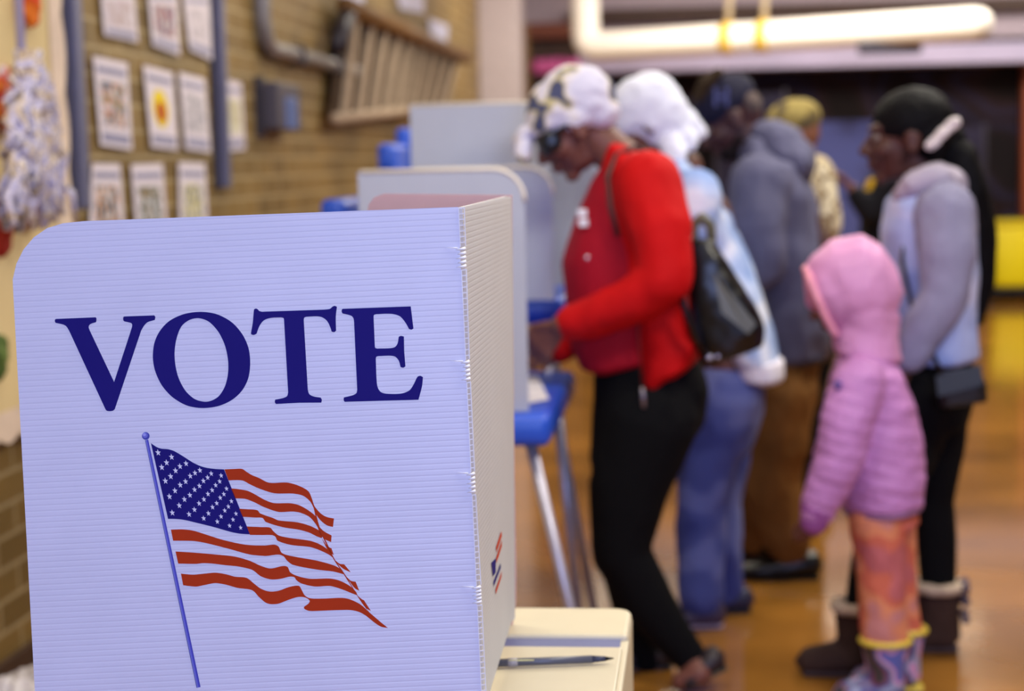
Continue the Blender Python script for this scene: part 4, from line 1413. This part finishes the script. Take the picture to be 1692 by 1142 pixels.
bb.build('cap', patches('camouflage_cap', [(150, 134, 80), (120, 104, 60), (90, 80, 60)], 16, .85, .04), body, .007, 2)
garment([('loft', [ring(1332, 545, Y3, .13, .18), ring(1332, 450, Y3, .125, .18), ring(1332, 350, Y3, .125, .19), ring(1330, 290, Y3, .11, .17), ring(1322, 258, Y3, .07, .1)]),
         ('chain', [nsh, J(1358, 340, -.19), J(1364, 372, -.2)], [.085, .07, .062]), ('chain', [fsh, fel, fwr], [.075, .06, .05])], 'jacket', m_camo, body, .011, 3, .008, .08)
garment([('loft', [ring(1332, 540, Y3, .12, .16), ring(1330, 590, Y3, .12, .16)]),
         ('chain', [J(1335, 580, -.1), Vector((J(1335, 600).x - .03, Y3 - .1, .45)), Vector((J(1335, 600).x, Y3 - .1, .09))], [.11, .08, .065]),
         ('chain', [J(1325, 580, .1), Vector((J(1325, 600).x - .03, Y3 + .1, .45)), Vector((J(1325, 600).x, Y3 + .1, .09))], [.11, .08, .065])], 'trousers', m_black, body, .012, 3, .006, .08)
for q in (-.1, .1):
    x_ = J(1330, 600).x
    shoe('shoe', Vector((x_ + .08, Y3 + q, 0)), Vector((x_ - .17, Y3 + q, 0)), .09, .05, m_blkleather, body)

# ---- girl with ponytail ---------------------------------------------------
Y4 = 4.78
J = lambda x, y, d=0: P(x, y, Y4 + d)
gi = empty('person', (P(1500, 1090, Y4).x, Y4, 0), 'girl with long black ponytail, pale denim vest, black leggings and brown boots', 'person')
f, u, s = frame(4, 0)
hc = J(1499, 230)
b = Blob()
head(b, hc, f, u, s, 1.07)
b.chain([J(1508, 245), J(1520, 285), J(1530, 315)], [.05, .048, .055])
b.loft([ring(1540, 620, Y4, .11, .15), ring(1540, 520, Y4, .095, .12), ring(1540, 420, Y4, .105, .13), ring(1540, 350, Y4, .10, .15), ring(1534, 310, Y4, .06, .09)])
nsh, nel, nwr = J(1560, 355, -.16), J(1562, 490, -.2), J(1495, 600, -.2)
fsh, fel, fwr = J(1530, 350, .16), J(1520, 480, .18), J(1480, 570, .1)
for a_, e_, w_ in ((nsh, nel, nwr), (fsh, fel, fwr)):
    b.chain([a_, e_, w_], [.042, .035, .025])
    hand(b, w_, (w_ - e_), Vector((-.2, 1 if a_ is nsh else -1, -.2)), Vector((-1, 0, .4)), .35, .95)
nh, nk, na = J(1548, 660, .06), J(1540, 830, .05), J(1550, 1010, .04)
fh, fk, fa = J(1530, 650, -.1), J(1465, 830, -.14), J(1420, 1020, -.2)
b.chain([nh, nk, na], [.08, .05, .036])
b.chain([fh, fk, fa], [.08, .05, .036])
body = b.build('body', skin('warm_brown_skin', (76, 44, 38)), gi, .006, 2)
eyes(body, hc, f, u, s, 1.07)
m_hair = mat('black_hair', (11, 10, 14), .6, var=.2, vscale=40, bump=.4, bscale=120, spec=.1)
bb = Blob()
bb.sph(hc - f * .02 + u * .046, (.112, .092, .095), (f, s, u))
bb.sph(hc - f * .06 + u * .0, (.068, .088, .08), (f, s, u))
bb.cap(hc - f * .09 + u * .01, hc - f * .13 - u * .01, .04, .03)
hr = bb.build('hair', m_hair, body, .007, 2, .002, .02)
bb = Blob()
bb.chain([J(1560, 222), J(1585, 260), J(1604, 320), J(1618, 400), J(1622, 470), J(1618, 530)], [.034, .052, .055, .044, .034, .018])
bb.build('ponytail', m_hair, hr, .008, 2, .008, .05, (1, 1, .3))
bm = bmesh.new()
c_ = J(1556, 222, -.085)
ax_ = (J(1572, 206) - J(1538, 238)).normalized()
bb = Blob()
bb.chain([c_ - ax_ * .045, c_, c_ + ax_ * .045], [.014, .016, .017])
bb.build('scrunchie', mat('white_scrunchie', (224, 214, 216), .6, sheen=.2), hr, .006, 1, .005, .02)
m_vest = patches('pale_denim_vest', [(146, 164, 222), (172, 184, 230), (206, 208, 240)], 7, .8, .2)
m_slv = mat('grey_marl_sleeve', (142, 140, 168), .9, var=.08)
garment([('loft', [ring(1548, 592, Y4, .112, .175, 3), ring(1545, 540, Y4, .112, .17, 2), ring(1538, 450, Y4, .128, .165), ring(1534, 380, Y4, .128, .17), ring(1534, 340, Y4, .115, .165, -8), ring(1532, 318, Y4, .08, .12, -15)])],
        'vest', m_vest, body, .009, 3, .006, .07)
garment([('chain', [J(1562, 350, -.15), J(1566, 420, -.19), J(1560, 490, -.2), J(1525, 550, -.2), J(1500, 592, -.2)], [.084, .076, .066, .056, .046]),
         ('chain', [fsh, fel, fwr], [.07, .055, .045])], 'sleeves', m_slv, body, .009, 3, .006, .06)
bb = Blob()
bb.chain([J(1488, 322, -.07), J(1512, 302, -.12), J(1545, 292, -.12), J(1575, 305, -.03), J(1575, 305, .06), J(1540, 295, .11)], [.026, .036, .044, .046, .042, .036])
bb.chain([J(1560, 300, -.02), J(1590, 340, 0)], [.045, .05])
bb.build('hood', mat('pale_grey_hood', (186, 178, 196), .9), body, .009, 3, .006, .05)
garment([('loft', [ring(1545, 600, Y4, .105, .16), ring(1545, 650, Y4, .108, .165), ring(1535, 700, Y4, .10, .16)]),
         ('chain', [nh, J(1544, 750, .06), nk, J(1548, 900, .05), J(1550, 1000, .04)], [.095, .082, .06, .058, .045]),
         ('chain', [fh, J(1500, 750, -.12), fk, J(1436, 930, -.17), J(1421, 1010, -.2)], [.092, .08, .06, .05, .042])], 'leggings', m_black, body, .009, 3, .003, .06)
m_boot = mat('brown_suede', (62, 44, 38), .9, var=.12)
m_fur = mat('cream_fleece', (206, 184, 160), .95, bump=1, bscale=140)
def ugg(a, yq, toe_dx, hgt, name='boot'):
    x = a.x
    bb = Blob()
    bb.loft([(Vector((x, yq, .03)), XA * .062, YA * .052), (Vector((x, yq, .12)), XA * .060, YA * .055), (Vector((x + .0, yq, hgt - .02)), XA * .066, YA * .062)], dome=.1)
    bb.loft([(Vector((x + .03, yq, .045)), YA * .048, ZA * .045), (Vector((x - .07, yq, .045)), YA * .052, ZA * .045), (Vector((x - toe_dx, yq, .036)), YA * .045, ZA * .034)], dome=.8)
    o = bb.build(name, m_boot, body, .007, 2, .003, .04)
    bb = Blob()
    n = 16
    ring_ = [Vector((x + .064 * cos(2 * pi * k / n), yq + .06 * sin(2 * pi * k / n), hgt)) for k in range(n + 1)]
    bb.chain(ring_, [.017] * (n + 1))
    bb.build('fleece_cuff', m_fur, o, .007, 1, .005, .02)
    bb = Blob()
    bb.loft([(Vector((x + .05, yq, .01)), YA * .05, ZA * .01), (Vector((x - .07, yq, .01)), YA * .055, ZA * .01), (Vector((x - toe_dx, yq, .01)), YA * .05, ZA * .01)], dome=1)
    bb.build('sole', mat('boot_sole', (70, 56, 60), .8), o, .006, 1)
    return o
bt = ugg(na, Y4 + .04, .11, P(1550, 968, Y4 + .04).z)
for z in (.1, .15, .19):
    bb = Blob()
    bb.sph((na.x + .07, Y4 + .0, z), (.014, .02, .014))
    bb.sph((na.x + .07, Y4 + .03, z + .012), (.016, .014, .012))
    bb.build('bow', mat('grey_bow', (90, 78, 92), .7), bt, .005, 1)
ugg(fa, Y4 - .2, .15, P(1418, 1000, Y4 - .2).z)
# crossbody bag
cb_ = empty('crossbody_bag', J(1590, 680, -.29), 'small black crossbody bag at the hip of the girl with the ponytail', 'bag')
bb = Blob()
bb.loft([ring(1592, 668, Y4 - .27, .062, .03, 8), ring(1589, 640, Y4 - .27, .062, .034, 8), ring(1584, 612, Y4 - .27, .052, .026, 8)], power=4, dome=.1)
o = bb.build('bag_body', mat('black_grain_leather', (14, 14, 18), .45), cb_, .006, 2)
quadslab('flap', [J(1546, 622, -.30), J(1620, 602, -.30), J(1624, 635, -.31), J(1550, 655, -.31)], .006, mat('black_flap', (16, 17, 24), .5), o, (0, -1, 0))
tube('shoulder_strap', [J(1556, 615, -.2), J(1510, 520, -.17), J(1490, 430, -.14), J(1500, 350, -.1), J(1530, 300, .05)], .006, m_blkleather, cb_, 8)

# ---- child in pink --------------------------------------------------------
Y5 = 4.38
J = lambda x, y, d=0: P(x, y, Y5 + d)
ch = empty('person', (P(1460, 1130, Y5).x, Y5, 0), 'small child in pink hooded quilted jacket, orange pink trousers and colourful boots', 'person')
f, u, s = frame(20, 0)
hc = J(1404, 487)
b = Blob()
head(b, hc, f, u, s, .92)
b.chain([J(1420, 500), J(1428, 560)], [.042, .046])
b.loft([ring(1452, 830, Y5, .095, .12), ring(1445, 740, Y5, .09, .11), ring(1435, 640, Y5, .085, .11), ring(1428, 580, Y5, .05, .07)])
nsh, nel, nwr = J(1425, 625, -.12), J(1398, 740, -.16), J(1350, 848, -.15)
fsh, fel, fwr = J(1410, 625, .12), J(1385, 730, .14), J(1360, 800, .12)
for a_, e_, w_ in ((nsh, nel, nwr), (fsh, fel, fwr)):
    b.chain([a_, e_, w_], [.035, .03, .022])
    hand(b, w_, (w_ - e_), Vector((0, 1 if a_ is nsh else -1, 0)), Vector((-1, 0, 0)), .5, .6)
nh, nk, na = J(1448, 850, -.06), J(1455, 950, -.06), J(1463, 1085, -.06)
fh, fk, fa = J(1470, 850, .07), J(1478, 940, .07), J(1490, 1060, .07)
b.chain([nh, nk, na], [.06, .042, .032])
b.chain([fh, fk, fa], [.06, .042, .032])
body = b.build('body', skin('child_skin', (98, 58, 48)), ch, .0055, 2)
eyes(body, hc, f, u, s, .92)
m_pink = ribbed('pink_quilted_nylon', (194, 132, 194), (.25, 0, 1), .034, .0017, .965, .6)
m_pink2 = mat('pink_nylon', (214, 150, 198), .55, var=.06)
bb = Blob()
def hr_(px, py, half, dep, ang):
    a_ = R_(ang)
    return (J(px, py), (XA * -sin(a_) + ZA * cos(a_)) * half, YA * dep)
bb.loft([hr_(1352, 497, .088, .070, 27), hr_(1366, 488, .106, .092, 24), hr_(1392, 474, .126, .108, 14), (J(1425, 468), ZA * .126, YA * .114), (J(1455, 474), ZA * .108, YA * .100),
         (J(1478, 480), ZA * .066, YA * .066)], dome=.45)
bb.loft([ring(1432, 588, Y5, .088, .095, -10), ring(1430, 548, Y5, .084, .09, -12), ring(1424, 510, Y5, .098, .1, -10)])
hood = bb.build('hood', m_pink2, body, .008, 3, .005, .06)
bb = Blob()
bb.chain([J(1333, 447, -.03), J(1331, 444, .0), J(1333, 447, .03)], [.011] * 3)
bb.chain([J(1334, 448, -.03), J(1340, 466, -.068), J(1352, 496, -.078), J(1366, 528, -.066), J(1380, 552, -.05)], [.011] * 5)
bb.build('hood_trim', mat('light_pink_trim', (236, 158, 180), .6), hood, .006, 1)
jk = garment([('loft', [ring(1457, 832, Y5, .103, .14, 2), ring(1458, 790, Y5, .108, .145, 2), ring(1452, 720, Y5, .108, .14), ring(1445, 660, Y5, .098, .135, -4), ring(1436, 610, Y5, .085, .125, -8), ring(1430, 576, Y5, .06, .08, -10)]),
         ('chain', [J(1420, 630, -.12), J(1400, 690, -.15), J(1388, 760, -.16), J(1360, 820, -.15), J(1350, 845, -.15)], [.066, .066, .060, .052, .044]),
         ('chain', [fsh, fel, fwr], [.06, .056, .045])], 'jacket', m_pink, body, .008, 3, .004, .05, (1, 1, 1.6))
bb = Blob()
bb.chain([J(1352, 838, -.15), J(1345, 862, -.15)], [.046, .036])
bb.build('cuff', mat('violet_cuff', (150, 84, 150), .7), jk, .007, 1)
bb = Blob()
bb.sph(J(1384, 636, -.18), (.012, .006, .014))
bb.build('sleeve_badge', mat('violet_badge', (110, 80, 150), .5), jk, .004, 1)
bb = Blob()
bb.loft([ring(1457, 842, Y5, .101, .137, 3), ring(1457, 834, Y5, .105, .142, 3)], dome=.1)
bb.build('jacket_hem', mat('violet_hem', (150, 110, 150), .7), jk, .006, 1)
m_pant = patches('orange_pink_trousers', [(190, 104, 106), (206, 108, 84), (222, 140, 100), (200, 132, 128)], 9, .7, .12)
garment([('loft', [ring(1456, 835, Y5, .088, .12), ring(1458, 862, Y5, .088, .12)]),
         ('chain', [nh, J(1452, 900, -.06), nk, J(1462, 1060, -.06)], [.072, .068, .062, .056]),
         ('chain', [fh, J(1474, 900, .07), fk, J(1490, 1045, .07)], [.07, .064, .056, .05])], 'trousers', m_pant, body, .008, 3, .006, .05)
m_wb = patches('flower_print_rubber', [(60, 62, 60), (116, 66, 90), (84, 78, 130), (150, 158, 190), (214, 150, 190), (90, 104, 180)], 12, .3, .03)
m_rim = mat('yellow_rubber_rim', (216, 190, 70), .4)
for a_, yq, ztop in ((na, Y5 - .06, P(1462, 1058, Y5 - .06).z), (fa, Y5 + .07, P(1490, 1040, Y5 + .07).z)):
    bb = Blob()
    bb.loft([(Vector((a_.x, yq, .03)), XA * .050, YA * .042), (Vector((a_.x, yq, .09)), XA * .048, YA * .045), (Vector((a_.x, yq, max(.13, ztop))), XA * .062, YA * .058)], dome=.05)
    bb.loft([(Vector((a_.x + .02, yq, .04)), YA * .038, ZA * .038), (Vector((a_.x - .06, yq, .038)), YA * .042, ZA * .036), (Vector((a_.x - .115, yq, .03)), YA * .036, ZA * .028)], dome=.8)
    o = bb.build('rain_boot', m_wb, body, .006, 2)
    bb = Blob()
    n = 16
    bb.chain([Vector((a_.x + .061 * cos(2 * pi * k / n), yq + .057 * sin(2 * pi * k / n), max(.13, ztop))) for k in range(n + 1)], [.009] * (n + 1))
    bb.build('rim', m_rim, o, .005, 1)
    bb = Blob()
    bb.loft([(Vector((a_.x + .05, yq, .008)), YA * .042, ZA * .009), (Vector((a_.x - .06, yq, .008)), YA * .046, ZA * .009), (Vector((a_.x - .12, yq, .008)), YA * .04, ZA * .009)], dome=1)
    bb.build('sole', m_rim, o, .005, 1)

# ---- far person in black vest with yellow print ---------------------------
Y6 = 8.6
J = lambda x, y, d=0: P(x, y, Y6 + d)
fp = empty('person', (P(1460, 700, Y6).x, Y6, 0), 'distant person in black jacket with yellow print, seen past the chin of the girl', 'person')
f, u, s = frame(10, 10)
hc = J(1470, 232)
b = Blob()
head(b, hc, f, u, s)
b.chain([J(1474, 240), J(1476, 270)], [.055, .06])
b.loft([ring(1470, 480, Y6, .12, .15), ring(1470, 380, Y6, .11, .14), ring(1474, 285, Y6, .07, .11)])
nsh, nel, nwr = J(1464, 300, -.19), J(1440, 350, -.24), J(1408, 312, -.24)
fsh, fel, fwr = J(1490, 300, .19), J(1500, 360, .2), J(1450, 400, .1)
for a_, e_, w_ in ((nsh, nel, nwr), (fsh, fel, fwr)):
    b.chain([a_, e_, w_], [.05, .04, .028])
    hand(b, w_, (w_ - e_), Vector((-1, 0, 0)), Vector((0, 1, 0)), .5)
for q in (-.1, .1):
    h_ = J(1472, 480, q)
    b.chain([h_, Vector((h_.x - .03, Y6 + q, .45)), Vector((h_.x, Y6 + q, .07))], [.08, .055, .04])
body = b.build('body', skin('brown_skin_far', (110, 66, 56)), fp, .008, 2)
eyes(body, hc, f, u, s)
bb = Blob()
bb.sph(hc - f * .02 + u * .035, (.1, .085, .085), (f, s, u))
bb.build('hair', m_hair, body, .008, 1)
jk = garment([('loft', [ring(1470, 460, Y6, .15, .19), ring(1468, 380, Y6, .14, .18), ring(1470, 310, Y6, .135, .2), ring(1474, 282, Y6, .09, .13)]),
         ('chain', [nsh, nel, J(1416, 322, -.24)], [.08, .065, .05]), ('chain', [fsh, fel, fwr], [.08, .065, .05])], 'jacket', mat('black_jacket', (16, 16, 24), .8), body, .012, 3, .006, .08)
bb = Blob()
bb.loft([ring(1446, 338, Y6 - .245, .052, .012), ring(1446, 316, Y6 - .245, .055, .014), ring(1452, 296, Y6 - .235, .05, .012)], dome=.3, power=4)
bb.chain([J(1440, 300, -.22), J(1466, 290, -.2), J(1474, 280, -.18)], [.014, .014, .014])
bb.build('yellow_print', mat('yellow_cloth', (200, 158, 20), .7), jk, .007, 1)
garment([('loft', [ring(1472, 450, Y6, .13, .17), ring(1472, 490, Y6, .13, .17)]),
         ('chain', [J(1472, 480, -.1), Vector((h_.x - .03, Y6 - .1, .45)), Vector((h_.x, Y6 - .1, .08))], [.11, .08, .065]),
         ('chain', [J(1472, 480, .1), Vector((h_.x - .03, Y6 + .1, .45)), Vector((h_.x, Y6 + .1, .08))], [.11, .08, .065])], 'trousers', m_black, body, .013, 3, .006, .08)
for q in (-.1, .1):
    shoe('shoe', Vector((h_.x + .08, Y6 + q, 0)), Vector((h_.x - .17, Y6 + q, 0)), .09, .05, m_blkleather, body)
